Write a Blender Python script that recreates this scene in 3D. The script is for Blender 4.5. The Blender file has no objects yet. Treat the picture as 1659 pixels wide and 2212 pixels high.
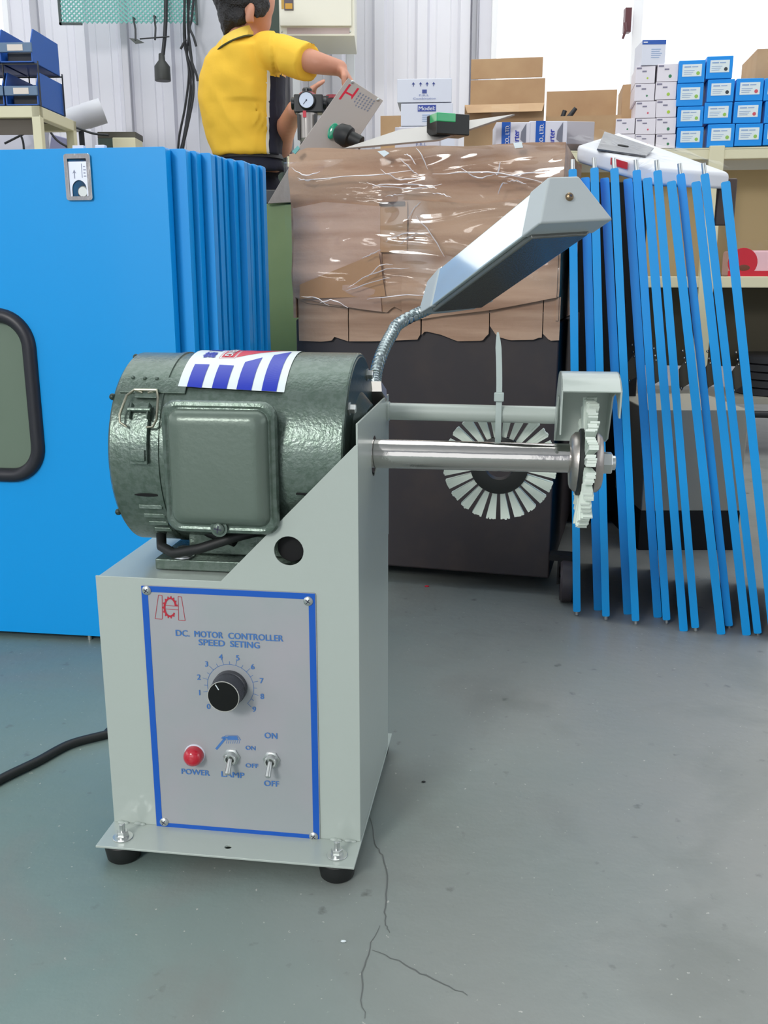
import bpy, bmesh, math, random
from mathutils import Vector, Matrix, noise
from mathutils.geometry import tessellate_polygon
R = math.radians
scene = bpy.context.scene
COL = scene.collection

# ------------------------------------------------------------------ camera, world, lights, exposure
CAM_H = 0.6; FPX = 2040.0; PITCH = math.atan(506/2040.0)
cd = bpy.data.cameras.new('camera'); cam = bpy.data.objects.new('camera', cd); COL.objects.link(cam)
cd.sensor_fit = 'HORIZONTAL'; cd.sensor_width = 36.0; cd.lens = 36.0*FPX/1659.0
cd.clip_start = 0.02; cd.clip_end = 100
cam.location = (0, 0, CAM_H); cam.rotation_euler = (math.pi/2-PITCH, 0, 0)
scene.camera = cam

w = bpy.data.worlds.new('world'); scene.world = w; w.use_nodes = True
bg = w.node_tree.nodes['Background']; bg.inputs[0].default_value = (0.93, 0.97, 1.0, 1); bg.inputs[1].default_value = 1.6

ld = bpy.data.lights.new('doorway_daylight', 'AREA'); lo = bpy.data.objects.new('doorway_daylight', ld); COL.objects.link(lo)
ld.shape = 'RECTANGLE'; ld.size = 1.1; ld.size_y = 0.9; ld.energy = 106; ld.color = (1.0, 0.985, 0.95)
lo.location = (-2.3, -3.0, 2.7)
lo.rotation_euler = (Vector((0.05, 1.3, 0.45))-Vector(lo.location)).to_track_quat('-Z', 'Y').to_euler()

ls = bpy.data.lights.new('overhead_fill', 'AREA'); so_ = bpy.data.objects.new('overhead_fill', ls); COL.objects.link(so_)  # overhead area light added under the closed roof for fill from above
ls.shape = 'RECTANGLE'; ls.size = 5.5; ls.size_y = 3.4; ls.energy = 105; ls.color = (0.96, 1.0, 0.985); so_.location = (0.3, 2.9, 3.55)

vs = scene.view_settings; vs.view_transform = 'Standard'; vs.look = 'None'; vs.exposure = 0.0; vs.gamma = 1.0; vs.use_curve_mapping = False

# ------------------------------------------------------------------ measuring helpers (pixel of the photograph -> point in the place)
_c, _s = math.cos(PITCH), math.sin(PITCH)
def ray(px, py):
    x = (px-829.5)/FPX; y = -(py-1106.)/FPX
    return (x, _c+y*_s, -_s+y*_c)
def atz(px, py, z=0.):
    r = ray(px, py); t = (z-CAM_H)/r[2]; return Vector((r[0]*t, r[1]*t, z))
def aty(px, py, Y):
    r = ray(px, py); t = Y/r[1]; return Vector((r[0]*t, Y, CAM_H+r[2]*t))
class Frame:
    """an upright frame turned by yaw degrees (clockwise): x along its front, y into the depth"""
    def __init__(s, o, yaw): s.o = (o[0], o[1]); s.a = R(yaw); s.c, s.s = math.cos(s.a), math.sin(s.a)
    def w2l(s, P):
        x = P[0]-s.o[0]; y = P[1]-s.o[1]; return Vector((x*s.c-y*s.s, x*s.s+y*s.c, P[2]))
    def l2w(s, l): return Vector((s.o[0]+l[0]*s.c+l[1]*s.s, s.o[1]-l[0]*s.s+l[1]*s.c, l[2]))
    def pt(s, px, py, ly=0.):
        r = ray(px, py); t = (ly+s.o[0]*s.s+s.o[1]*s.c)/(r[0]*s.s+r[1]*s.c)
        return s.w2l((r[0]*t, r[1]*t, CAM_H+r[2]*t))

# ------------------------------------------------------------------ materials
def lin(c): return tuple(((v/255)/12.92 if v/255 <= .04045 else ((v/255+.055)/1.055)**2.4) for v in c)+(1,)
MATS = {}
def mat(name, rgb, rough=.5, metal=0., bump=None, vary=None, coat=0., emit=None, alpha=1., trans=0., spec=None):
    """bump=(scale,strength,kind) fine relief; vary=(scale, rgb2, lo, hi) blotches of a second colour"""
    if name in MATS: return MATS[name]
    m = bpy.data.materials.new(name); m.use_nodes = True; nt = m.node_tree; b = nt.nodes['Principled BSDF']
    b.inputs['Base Color'].default_value = lin(rgb); b.inputs['Roughness'].default_value = rough; b.inputs['Metallic'].default_value = metal
    b.inputs['Coat Weight'].default_value = coat; b.inputs['Coat Roughness'].default_value = .08
    if spec is not None: b.inputs['Specular IOR Level'].default_value = spec
    if trans: b.inputs['Transmission Weight'].default_value = trans
    if alpha < 1: b.inputs['Alpha'].default_value = alpha
    if emit: b.inputs['Emission Color'].default_value = lin(emit[0]); b.inputs['Emission Strength'].default_value = emit[1]
    tc = nt.nodes.new('ShaderNodeTexCoord')
    if vary:
        n = nt.nodes.new('ShaderNodeTexNoise'); n.inputs['Scale'].default_value = vary[0]; n.inputs['Detail'].default_value = 5
        mp = nt.nodes.new('ShaderNodeMapRange'); mp.inputs[1].default_value = vary[2]; mp.inputs[2].default_value = vary[3]
        mx = nt.nodes.new('ShaderNodeMix'); mx.data_type = 'RGBA'; mx.inputs[6].default_value = lin(rgb); mx.inputs[7].default_value = lin(vary[1])
        nt.links.new(tc.outputs['Object'], n.inputs['Vector']); nt.links.new(n.outputs[0], mp.inputs[0]); nt.links.new(mp.outputs[0], mx.inputs[0]); nt.links.new(mx.outputs[2], b.inputs['Base Color'])
    if bump:
        if bump[2] == 'voronoi':
            n = nt.nodes.new('ShaderNodeTexVoronoi'); n.feature = 'SMOOTH_F1'; n.inputs['Scale'].default_value = bump[0]; o = n.outputs[0]
        elif bump[2] == 'wave':
            n = nt.nodes.new('ShaderNodeTexWave'); n.inputs['Scale'].default_value = bump[0]; n.inputs['Distortion'].default_value = 2; o = n.outputs[1]
        else:
            n = nt.nodes.new('ShaderNodeTexNoise'); n.inputs['Scale'].default_value = bump[0]; n.inputs['Detail'].default_value = 4; o = n.outputs[0]
        bp = nt.nodes.new('ShaderNodeBump'); bp.inputs['Strength'].default_value = bump[1]; bp.inputs['Distance'].default_value = .01
        nt.links.new(tc.outputs['Object'], n.inputs['Vector']); nt.links.new(o, bp.inputs['Height']); nt.links.new(bp.outputs[0], b.inputs['Normal'])
    MATS[name] = m
    return m

paint = mat('machine_paint', (181, 191, 184), .32, coat=.25, bump=(90, .03, 'noise'))
panel_m = mat('panel_aluminium', (170, 176, 178), .45, .2, vary=(9, (178, 176, 182), .4, .65))
blue_line = mat('panel_blue', (14, 90, 190), .4)
letter_m = mat('panel_lettering', (74, 124, 190), .5)
logo_m = mat('logo_red', (186, 36, 56), .5)
motor_m = mat('hammered_green', (106, 120, 112), .27, .45, bump=(330, .1, 'noise'), vary=(150, (92, 108, 98), .42, .6))
motor_flat = mat('terminal_green', (104, 118, 108), .3, .25, bump=(220, .04, 'noise'))
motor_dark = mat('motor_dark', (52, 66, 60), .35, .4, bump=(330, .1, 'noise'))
chrome = mat('chrome', (196, 192, 188), .1, 1.0, bump=(40, .05, 'noise'))
steel = mat('zinc_steel', (200, 204, 202), .28, .85)
steel_b = mat('brushed_steel', (178, 172, 166), .34, .9, bump=(60, .08, 'noise'))
rubber = mat('black_rubber', (26, 28, 28), .55)
black = mat('black_plastic', (18, 19, 22), .3)
knob_side = mat('knob_side', (70, 72, 78), .4, .3, bump=(600, .3, 'wave'))
white_l = mat('label_white', (226, 236, 238), .35)
label_blue = mat('label_blue', (20, 46, 178), .35)
label_red = mat('label_red', (208, 34, 58), .35)
red_glass = mat('red_lens', (196, 14, 44), .1, coat=1.)
bristle = mat('nylon_bristle', (226, 236, 226), .4, bump=(260, .05, 'wave'))
nylon = mat('nylon_tie', (196, 210, 206), .35, trans=.15)
lamp_m = mat('lamp_plastic', (182, 190, 192), .4)
lamp_gloss = mat('lamp_reflector', (230, 240, 240), .1, .5, coat=.6)
diff_m = mat('lamp_diffuser', (112, 114, 110), .12, .35, bump=(420, .1, 'noise'))
blue_d = mat('door_blue', (6, 158, 236), .33, coat=.12, bump=(8, .02, 'noise'), spec=.35)
gasket = mat('gasket_black', (36, 36, 44), .42)
pane_g = mat('plexi_grey_green', (112, 128, 112), .18, bump=(3, .05, 'wave'))
brown = mat('dark_cabinet', (50, 43, 45), .55, vary=(14, (60, 50, 48), .45, .7))
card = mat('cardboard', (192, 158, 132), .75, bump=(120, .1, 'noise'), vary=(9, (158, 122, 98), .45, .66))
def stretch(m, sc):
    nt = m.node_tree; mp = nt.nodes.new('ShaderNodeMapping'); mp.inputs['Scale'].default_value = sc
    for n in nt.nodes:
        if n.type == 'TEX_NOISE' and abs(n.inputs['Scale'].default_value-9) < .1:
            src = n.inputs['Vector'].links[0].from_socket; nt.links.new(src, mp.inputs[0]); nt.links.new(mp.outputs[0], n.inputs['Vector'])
stretch(card, (.25, 1, 3.2))  # darker horizontal streaks put the shading of creases into the colour
card2 = mat('cardboard_tan', (190, 156, 118), .75, vary=(9, (178, 142, 106), .4, .7))
card_tape = mat('brown_tape', (176, 132, 92), .3)
olive = mat('sage_green_paint', (118, 140, 92), .45, vary=(6, (108, 132, 86), .4, .7))
cream = mat('cream_paint', (222, 216, 184), .45)
ivory = mat('ivory_enamel', (232, 230, 216), .35)
wall_m = mat('wall_white', (232, 231, 240), .5)
column_m = mat('column_grey', (196, 198, 208), .5, vary=(5, (176, 180, 190), .45, .6))
dgreen = mat('dark_green_grey', (70, 84, 76), .6)
white_p = mat('white_card', (224, 226, 238), .5)
grey_ink = mat('grey_ink', (120, 124, 140), .6)
ink = mat('dark_ink', (60, 62, 80), .6)
blue_box = mat('carton_blue', (12, 146, 236), .4)
bin_blue = mat('bin_blue', (34, 92, 178), .35)
bin_grey = mat('bin_front', (96, 122, 152), .4)
mesh_teal = mat('mesh_teal', (110, 178, 172), .5)
cable_m = mat('cable_black', (38, 40, 44), .45)
skin = mat('skin', (198, 138, 112), .5, bump=(40, .05, 'noise'))
hair_m = mat('hair', (24, 20, 22), .45, bump=(200, .6, 'noise'))
yellow = mat('shirt_yellow', (244, 194, 58), .8, bump=(14, .35, 'noise'))
navy = mat('navy_cloth', (26, 28, 48), .8, bump=(20, .3, 'noise'))
piping = mat('piping_white', (230, 226, 214), .7)
green_l = mat('green_lens', (0, 150, 110), .12, coat=1.)
red_print = mat('print_red', (200, 30, 50), .45)
pink_print = mat('print_pink', (236, 190, 198), .4)
grey_steel = mat('grey_steel', (170, 166, 152), .5)
dark_in = mat('dark_void', (14, 14, 16), .8)
film = bpy.data.materials.new('clear_film'); film.use_nodes = True
def _film():
    nt = film.node_tree; nt.nodes.clear(); out = nt.nodes.new('ShaderNodeOutputMaterial')
    tr = nt.nodes.new('ShaderNodeBsdfTransparent'); gl = nt.nodes.new('ShaderNodeBsdfGlossy'); gl.inputs['Roughness'].default_value = .07
    mx = nt.nodes.new('ShaderNodeMixShader'); mx.inputs[0].default_value = .1
    tc = nt.nodes.new('ShaderNodeTexCoord'); n = nt.nodes.new('ShaderNodeTexNoise'); n.inputs['Scale'].default_value = 13; n.inputs['Detail'].default_value = 2; n.inputs['Distortion'].default_value = .8
    mp = nt.nodes.new('ShaderNodeMapping'); mp.inputs['Scale'].default_value = (.45, 1, 1.6)
    bp = nt.nodes.new('ShaderNodeBump'); bp.inputs['Strength'].default_value = .9; bp.inputs['Distance'].default_value = .012
    pn = nt.nodes.new('ShaderNodeTexNoise'); pn.inputs['Scale'].default_value = 7; pn.inputs['Detail'].default_value = 2; pr = nt.nodes.new('ShaderNodeMapRange'); pr.inputs[1].default_value = .5; pr.inputs[2].default_value = .66; pr.inputs[3].default_value = .012; pr.inputs[4].default_value = .16
    L = nt.links.new
    L(tc.outputs['Object'], mp.inputs[0]); L(mp.outputs[0], n.inputs['Vector']); L(n.outputs[0], bp.inputs['Height']); L(bp.outputs[0], gl.inputs['Normal'])
    L(tr.outputs[0], mx.inputs[1]); L(gl.outputs[0], mx.inputs[2]); L(tc.outputs['Object'], pn.inputs['Vector']); L(pn.outputs[0], pr.inputs[0]); L(pr.outputs[0], mx.inputs[0]); L(mx.outputs[0], out.inputs[0])
_film()
glass = bpy.data.materials.new('window_glass'); glass.use_nodes = True
def _glass():
    nt = glass.node_tree; nt.nodes.clear(); out = nt.nodes.new('ShaderNodeOutputMaterial')
    tr = nt.nodes.new('ShaderNodeBsdfTransparent'); gl = nt.nodes.new('ShaderNodeBsdfGlossy'); gl.inputs['Roughness'].default_value = .02
    mx = nt.nodes.new('ShaderNodeMixShader'); mx.inputs[0].default_value = .06
    nt.links.new(tr.outputs[0], mx.inputs[1]); nt.links.new(gl.outputs[0], mx.inputs[2]); nt.links.new(mx.outputs[0], out.inputs[0])
_glass()
def floor_material():
    m = bpy.data.materials.new('painted_concrete'); m.use_nodes = True; nt = m.node_tree; b = nt.nodes['Principled BSDF']; L = nt.links.new
    tc = nt.nodes.new('ShaderNodeTexCoord')
    def nz(sc, det, lo, hi, dist=0.):
        n = nt.nodes.new('ShaderNodeTexNoise'); n.inputs['Scale'].default_value = sc; n.inputs['Detail'].default_value = det; n.inputs['Distortion'].default_value = dist
        mp = nt.nodes.new('ShaderNodeMapRange'); mp.inputs[1].default_value = lo; mp.inputs[2].default_value = hi
        L(tc.outputs['Object'], n.inputs['Vector']); L(n.outputs[0], mp.inputs[0]); return mp.outputs[0]
    def mix(f, a, c):
        x = nt.nodes.new('ShaderNodeMix'); x.data_type = 'RGBA'; L(f, x.inputs[0])
        if isinstance(a, tuple): x.inputs[6].default_value = lin(a)
        else: L(a, x.inputs[6])
        x.inputs[7].default_value = lin(c); return x.outputs[2]
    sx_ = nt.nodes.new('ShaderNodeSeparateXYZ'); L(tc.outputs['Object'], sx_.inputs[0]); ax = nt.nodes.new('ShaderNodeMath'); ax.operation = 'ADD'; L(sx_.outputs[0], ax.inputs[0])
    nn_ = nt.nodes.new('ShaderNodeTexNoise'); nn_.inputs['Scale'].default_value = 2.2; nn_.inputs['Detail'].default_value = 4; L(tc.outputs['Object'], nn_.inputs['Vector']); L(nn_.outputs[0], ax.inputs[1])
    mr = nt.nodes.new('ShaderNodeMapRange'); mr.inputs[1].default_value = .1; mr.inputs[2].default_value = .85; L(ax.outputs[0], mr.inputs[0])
    c1 = mix(mr.outputs[0], (118, 138, 133), (150, 151, 147))  # green reflection at the left put into the colour along x
    c2 = mix(nz(4.5, 8, .52, .74, .6), c1, (128, 132, 127))
    c3 = mix(nz(38, 6, .66, .78), c2, (100, 104, 100))
    c4 = mix(nz(160, 3, .7, .74), c3, (190, 190, 184))
    L(c4, b.inputs['Base Color']); rr = nt.nodes.new('ShaderNodeMapRange'); rr.inputs[3].default_value = .34; rr.inputs[4].default_value = .5
    L(nz(5, 5, .3, .7), rr.inputs[0]); L(rr.outputs[0], b.inputs['Roughness'])
    n = nt.nodes.new('ShaderNodeTexNoise'); n.inputs['Scale'].default_value = 30; n.inputs['Detail'].default_value = 8
    bp = nt.nodes.new('ShaderNodeBump'); bp.inputs['Strength'].default_value = .12; bp.inputs['Distance'].default_value = .01
    L(tc.outputs['Object'], n.inputs['Vector']); L(n.outputs[0], bp.inputs['Height']); L(bp.outputs[0], b.inputs['Normal'])
    return m
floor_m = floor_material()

# ------------------------------------------------------------------ mesh builder
class MB:
    def __init__(s): s.v = []; s.f = []; s.mi = []; s.cur = 0
    def add(s, vs_, fs):
        n = len(s.v); s.v += [Vector(p) for p in vs_]; s.f += [tuple(i+n for i in f) for f in fs]; s.mi += [s.cur]*len(fs); return s
    def box(s, x0, x1, y0, y1, z0, z1, M=None):
        v = [Vector((x, y, z)) for z in (z0, z1) for y in (y0, y1) for x in (x0, x1)]
        if M: v = [M @ p for p in v]
        return s.add(v, [(0, 2, 3, 1), (4, 5, 7, 6), (0, 1, 5, 4), (2, 6, 7, 3), (0, 4, 6, 2), (1, 3, 7, 5)])
    def hexa(s, a, b):
        """a: 4 corners in order, b: the 4 opposite corners"""
        return s.add(list(a)+list(b), [(3, 2, 1, 0), (4, 5, 6, 7), (0, 1, 5, 4), (1, 2, 6, 5), (2, 3, 7, 6), (3, 0, 4, 7)])
    def tube(s, pts, r, n=10, caps=True, flat=1.):
        pts = [Vector(p) for p in pts]; rs = r if isinstance(r, (list, tuple)) else [r]*len(pts)
        up = Vector((0, 0, 1)); rings = []; prev = None
        for i, p in enumerate(pts):
            t = (pts[min(i+1, len(pts)-1)]-pts[max(i-1, 0)]).normalized()
            if prev is None:
                a = t.cross(up)
                if a.length < .05: a = t.cross(Vector((0, 1, 0)))
            else: a = prev-t*prev.dot(t)
            a.normalize(); prev = a; b = t.cross(a)
            rings.append([p+a*math.cos(2*math.pi*k/n)*rs[i]+b*math.sin(2*math.pi*k/n)*rs[i]*flat for k in range(n)])
        v = [q for rg in rings for q in rg]; f = []
        for i in range(len(rings)-1):
            for k in range(n): f.append((i*n+k, i*n+(k+1) % n, (i+1)*n+(k+1) % n, (i+1)*n+k))
        if caps: f.append(tuple(range(n))[::-1]); f.append(tuple((len(rings)-1)*n+k for k in range(n)))
        return s.add(v, f)
    def cyl(s, p0, p1, r0, r1=None, n=20): return s.tube([p0, p1], [r0, r0 if r1 is None else r1], n)
    def lathe(s, prof, o, axis, n=32):
        """prof: list of (distance along axis, radius)"""
        o = Vector(o); ax = Vector(axis).normalized(); a = ax.cross(Vector((0, 0, 1)))
        if a.length < .05: a = Vector((1, 0, 0))
        a.normalize(); b = ax.cross(a); v = []; f = []
        for d, r in prof:
            for k in range(n): v.append(o+ax*d+(a*math.cos(2*math.pi*k/n)+b*math.sin(2*math.pi*k/n))*max(r, 1e-5))
        for i in range(len(prof)-1):
            for k in range(n): f.append((i*n+k, i*n+(k+1) % n, (i+1)*n+(k+1) % n, (i+1)*n+k))
        f.append(tuple(range(n))[::-1]); f.append(tuple((len(prof)-1)*n+k for k in range(n)))
        return s.add(v, f)
    def plate(s, loops, th, M=None):
        """loops: outer 2D loop and holes; extruded by th along +z of M"""
        M = M or Matrix.Identity(4); L3 = [[Vector((p[0], p[1], 0)) for p in l] for l in loops]
        tri = tessellate_polygon(L3); flat = [p for l in L3 for p in l]; n = len(flat)
        v = [M @ p for p in flat]+[M @ (p+Vector((0, 0, th))) for p in flat]
        f = []
        for t in tri:
            a, b, c = [flat[i] for i in t]
            if (b-a).cross(c-a).z < 0: t = t[::-1]
            f.append((t[2], t[1], t[0])); f.append((t[0]+n, t[1]+n, t[2]+n))
        k = 0
        for l in loops:
            m = len(l)
            for i in range(m): a, b = k+i, k+(i+1) % m; f.append((a, b, b+n, a+n))
            k += m
        return s.add(v, f)
    def sphere(s, c, r, n=16, m=10, sc=(1, 1, 1), M=None):
        c = Vector(c); v = []; f = []
        for i in range(m+1):
            for k in range(n):
                th = math.pi*i/m; ph = 2*math.pi*k/n
                p = Vector((math.sin(th)*math.cos(ph)*sc[0], math.sin(th)*math.sin(ph)*sc[1], math.cos(th)*sc[2]))*r
                if M: p = M @ p
                v.append(c+p)
        for i in range(m):
            for k in range(n): f.append((i*n+k, (i+1)*n+k, (i+1)*n+(k+1) % n, i*n+(k+1) % n))
        return s.add(v, f)
    def loft(s, rings, caps=True):
        n = len(rings[0]); v = [p for rg in rings for p in rg]; f = []
        for i in range(len(rings)-1):
            for k in range(n): f.append((i*n+k, i*n+(k+1) % n, (i+1)*n+(k+1) % n, (i+1)*n+k))
        if caps: f.append(tuple(range(n))[::-1]); f.append(tuple((len(rings)-1)*n+k for k in range(n)))
        return s.add(v, f)
def circ(cx, cy, r, n=24, a0=0.): return [(cx+r*math.cos(a0+2*math.pi*k/n), cy+r*math.sin(a0+2*math.pi*k/n)) for k in range(n)]
def rrect(x0, x1, y0, y1, r, n=5):
    P = []
    for cx, cy, a in ((x1-r, y1-r, 0), (x0+r, y1-r, 90), (x0+r, y0+r, 180), (x1-r, y0+r, 270)):
        for k in range(n+1): t = R(a+90*k/n); P.append((cx+r*math.cos(t), cy+r*math.sin(t)))
    return P
XZ = lambda y: Matrix(((1, 0, 0, 0), (0, 0, -1, y), (0, 1, 0, 0), (0, 0, 0, 1)))   # plate in x-z, thickness toward -y
YZ = lambda x: Matrix(((0, 0, 1, x), (1, 0, 0, 0), (0, 1, 0, 0), (0, 0, 0, 1)))    # plate in y-z, thickness toward +x

def put(name, mb, mats, parent=None, smooth=False, bevel=0., loc=None, rotz=0., mods=None):
    me = bpy.data.meshes.new(name); me.from_pydata(mb.v, [], mb.f)
    ms = mats if isinstance(mats, (list, tuple)) else [mats]
    for m in ms: me.materials.append(m)
    if len(ms) > 1:
        for p, i in zip(me.polygons, mb.mi): p.material_index = i
    bm = bmesh.new(); bm.from_mesh(me); bmesh.ops.recalc_face_normals(bm, faces=bm.faces); bm.to_mesh(me); bm.free()
    if smooth:
        me.shade_smooth(); me.set_sharp_from_angle(angle=R(38))
    o = bpy.data.objects.new(name, me); COL.objects.link(o)
    if bevel:
        b = o.modifiers.new('bevel', 'BEVEL'); b.width = bevel; b.segments = 2; b.limit_method = 'ANGLE'; b.angle_limit = R(40)
        if not smooth: me.shade_smooth(); me.set_sharp_from_angle(angle=R(30)); b.harden_normals = True
    if parent: o.parent = parent
    if loc is not None: o.location = loc
    if rotz: o.rotation_euler = (0, 0, rotz)
    return o
def thing(name, label, cat, loc=(0, 0, 0), rotz=0., group=None):
    o = bpy.data.objects.new(name, None); o.empty_display_size = .05; COL.objects.link(o); o.location = loc; o.rotation_euler = (0, 0, rotz)
    o['label'] = label; o['category'] = cat
    if group: o['group'] = group
    return o
def tag(o, label, cat, group=None):
    o['label'] = label; o['category'] = cat
    if group: o['group'] = group
    return o
def struct(name, mb, m, parent=None, **k):
    o = put(name, mb, m, parent, **k)
    if parent is None: o['kind'] = 'structure'
    return o
def copy_tree(o, parent=None):
    c = o.copy(); COL.objects.link(c); c.parent = parent
    for ch in list(o.children): copy_tree(ch, c)
    return c
def remeshed(name, mb, mats, parent, voxel, smooth=6, disp=0., dscale=20.):
    """fuse overlapping closed shapes into ONE continuous surface"""
    o = put('tmp', mb, mats[0] if isinstance(mats, list) else mats)
    m = o.modifiers.new('r', 'REMESH'); m.mode = 'VOXEL'; m.voxel_size = voxel
    if smooth: q = o.modifiers.new('s', 'SMOOTH'); q.factor = .5; q.iterations = smooth
    bpy.context.view_layer.update(); dg = bpy.context.evaluated_depsgraph_get()
    me = bpy.data.meshes.new_from_object(o.evaluated_get(dg), depsgraph=dg); old = o.data
    bpy.data.objects.remove(o); bpy.data.meshes.remove(old)
    if disp:
        for v in me.vertices:
            v.co += v.normal*disp*noise.noise(Vector(v.co)*dscale)
    me.materials.clear()
    for k in (mats if isinstance(mats, list) else [mats]): me.materials.append(k)
    me.shade_smooth(); me.name = name
    o = bpy.data.objects.new(name, me); COL.objects.link(o); o.parent = parent
    return o
_T = {}
def text_mesh(s, bold=.0):
    if (s, bold) in _T: return _T[(s, bold)]
    c = bpy.data.curves.new('t', 'FONT'); c.body = s; c.size = 1; c.offset = bold; c.resolution_u = 3; c.extrude = .0
    o = bpy.data.objects.new('t', c); COL.objects.link(o); bpy.context.view_layer.update(); dg = bpy.context.evaluated_depsgraph_get()
    e = o.evaluated_get(dg); me = e.to_mesh(); v = [(p.co.x, p.co.y) for p in me.vertices]; f = [tuple(p.vertices) for p in me.polygons]; e.to_mesh_clear()
    bpy.data.objects.remove(o); bpy.data.curves.remove(c)
    if not v: v = [(0, 0), (1, 0), (0, 1)]
    x0 = min(p[0] for p in v); x1 = max(p[0] for p in v); y0 = min(p[1] for p in v); y1 = max(p[1] for p in v)
    v = [((p[0]-x0)/(x1-x0), (p[1]-y0)/(y1-y0)) for p in v]; _T[(s, bold)] = (v, f, (x1-x0)/(y1-y0)); return _T[(s, bold)]
def text(mb, s, fn, w_, h, bold=.0):
    """text fitted to w_ x h; fn maps (u,v) in metres to a point"""
    v, f, asp = text_mesh(s, bold)
    if w_ is None: w_ = h*asp
    o_ = Vector(fn(0, 0)); nrm = (Vector(fn(.001, 0))-o_).cross(Vector(fn(0, .001))-o_).normalized()
    for k, (dx, dz) in enumerate(((0, 0), (.035*h, .01*h), (-.035*h, -.01*h))): mb.add([Vector(fn(p[0]*w_+dx, p[1]*h+dz))+nrm*.00012*k for p in v], f)
    return w_
ORD = ['first', 'second', 'third', 'fourth', 'fifth', 'sixth', 'seventh', 'eighth', 'ninth', 'tenth', 'eleventh', 'twelfth', 'thirteenth', 'fourteenth']

# ================================================================== THE SETTING
WY = 4.72
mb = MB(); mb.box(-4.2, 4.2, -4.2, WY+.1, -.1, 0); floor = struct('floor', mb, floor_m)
# hairline cracks in the floor, each a thin irregular sliver
def crack(pts, wd=.0009):
    m = MB(); P = [atz(x, y, .0004) for x, y in pts]; Q = []
    rnd = random.Random(len(pts))
    for a, b in zip(P, P[1:]):
        for k in range(4): Q.append(a.lerp(b, k/4)+Vector((rnd.uniform(-1, 1), rnd.uniform(-1, 1), 0))*.0012)
    Q.append(P[-1]); v = []; f = []
    for i, p in enumerate(Q):
        t = (Q[min(i+1, len(Q)-1)]-Q[max(i-1, 0)]).normalized(); n = Vector((-t.y, t.x, 0))*wd*(.35+.65*math.sin(math.pi*(i+.5)/len(Q))); v += [p+n, p-n]
    for i in range(len(Q)-1): f.append((2*i, 2*i+1, 2*i+3, 2*i+2))
    m.add(v, f); return put('crack', m, mat('crack_dark', (104, 108, 106), .9), floor)
crack([(800, 1765), (812, 1822), (826, 1848), (838, 1905), (832, 1960), (833, 1998), (842, 2015)], .0007)
crack([(820, 2000), (797, 2048), (784, 2100), (780, 2150), (788, 2200)], .0006)
crack([(803, 2053), (860, 2075), (910, 2102), (960, 2125), (1010, 2150)], .0006)

# back wall: corrugated white cladding with two window openings
GX0 = aty(1062, 0, WY).x; GZ0 = aty(1100, 330, WY).z-.12; LX1 = aty(25, 60, WY).x; LZ0 = aty(10, 195, WY).z-.15; ZT = 3.6
def cladding(x0, x1, z0, z1, m):
    prof = []; x = x0; per = .195; ph = aty(272, 150, WY).x
    k0 = math.floor((x0-ph)/per)-1; xs = [(x0, 0)]
    for k in range(k0, int((x1-x0)/per)+k0+4):
        c_ = ph+k*per
        for dx, d in ((-.034, 0), (-.022, .024), (.022, .024), (.034, 0)): xs.append((c_+dx, d))
        for j in (1, 2):
            for dx, d in ((-.004, 0), (0, .003), (.004, 0)): xs.append((c_+per*j/3+dx, d))
    xs = [q for q in sorted(xs) if x0 <= q[0] <= x1]+[(x1, 0)]
    v = []; f = []
    for x_, d in xs: v += [(x_, WY-d, z0), (x_, WY-d, z1)]
    run = [0]
    for i in range(1, len(xs)):
        run.append(i)
        if i == len(xs)-1 or (abs(xs[i][1]) < 1e-6 and abs(xs[i-1][1]-.024) < 1e-6):
            vv = []
            for j in run: vv += [v[2*j], v[2*j+1]]
            for j in run: vv += [(v[2*j][0], v[2*j][1]+.0012, v[2*j][2]), (v[2*j+1][0], v[2*j+1][1]+.0012, v[2*j+1][2])]
            n_ = 2*len(run); ff = []
            for j in range(len(run)-1): ff += [(2*j, 2*j+2, 2*j+3, 2*j+1), (n_+2*j, n_+2*j+1, n_+2*j+3, n_+2*j+2)]
            PANELS.append((vv, ff)); run = [i]
PANELS = []
mb = MB(); GX1 = aty(1900, 0, WY).x
for a in ((LX1, GX0, 0, ZT), (-4.2, LX1, 0, LZ0), (-4.2, LX1, 2.6, ZT), (GX0, GX1, 0, GZ0), (GX0, GX1, 2.6, ZT), (GX1, 4.2, 0, ZT)): cladding(*a, mb)
mb.box(-4.2, 4.2, WY+.01, WY+.05, 0, min(LZ0, GZ0)); mb.box(LX1, GX0, WY+.01, WY+.05, 0, ZT); mb.box(-4.2, 4.2, WY+.01, WY+.05, 2.6, ZT); mb.box(GX1, 4.2, WY+.01, WY+.05, 0, ZT)
wb = struct('wall_back', mb, wall_m)
for vv, ff in PANELS:
    q_ = MB(); q_.add(vv, ff); put('cladding_panel', q_, wall_m, wb)
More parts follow.
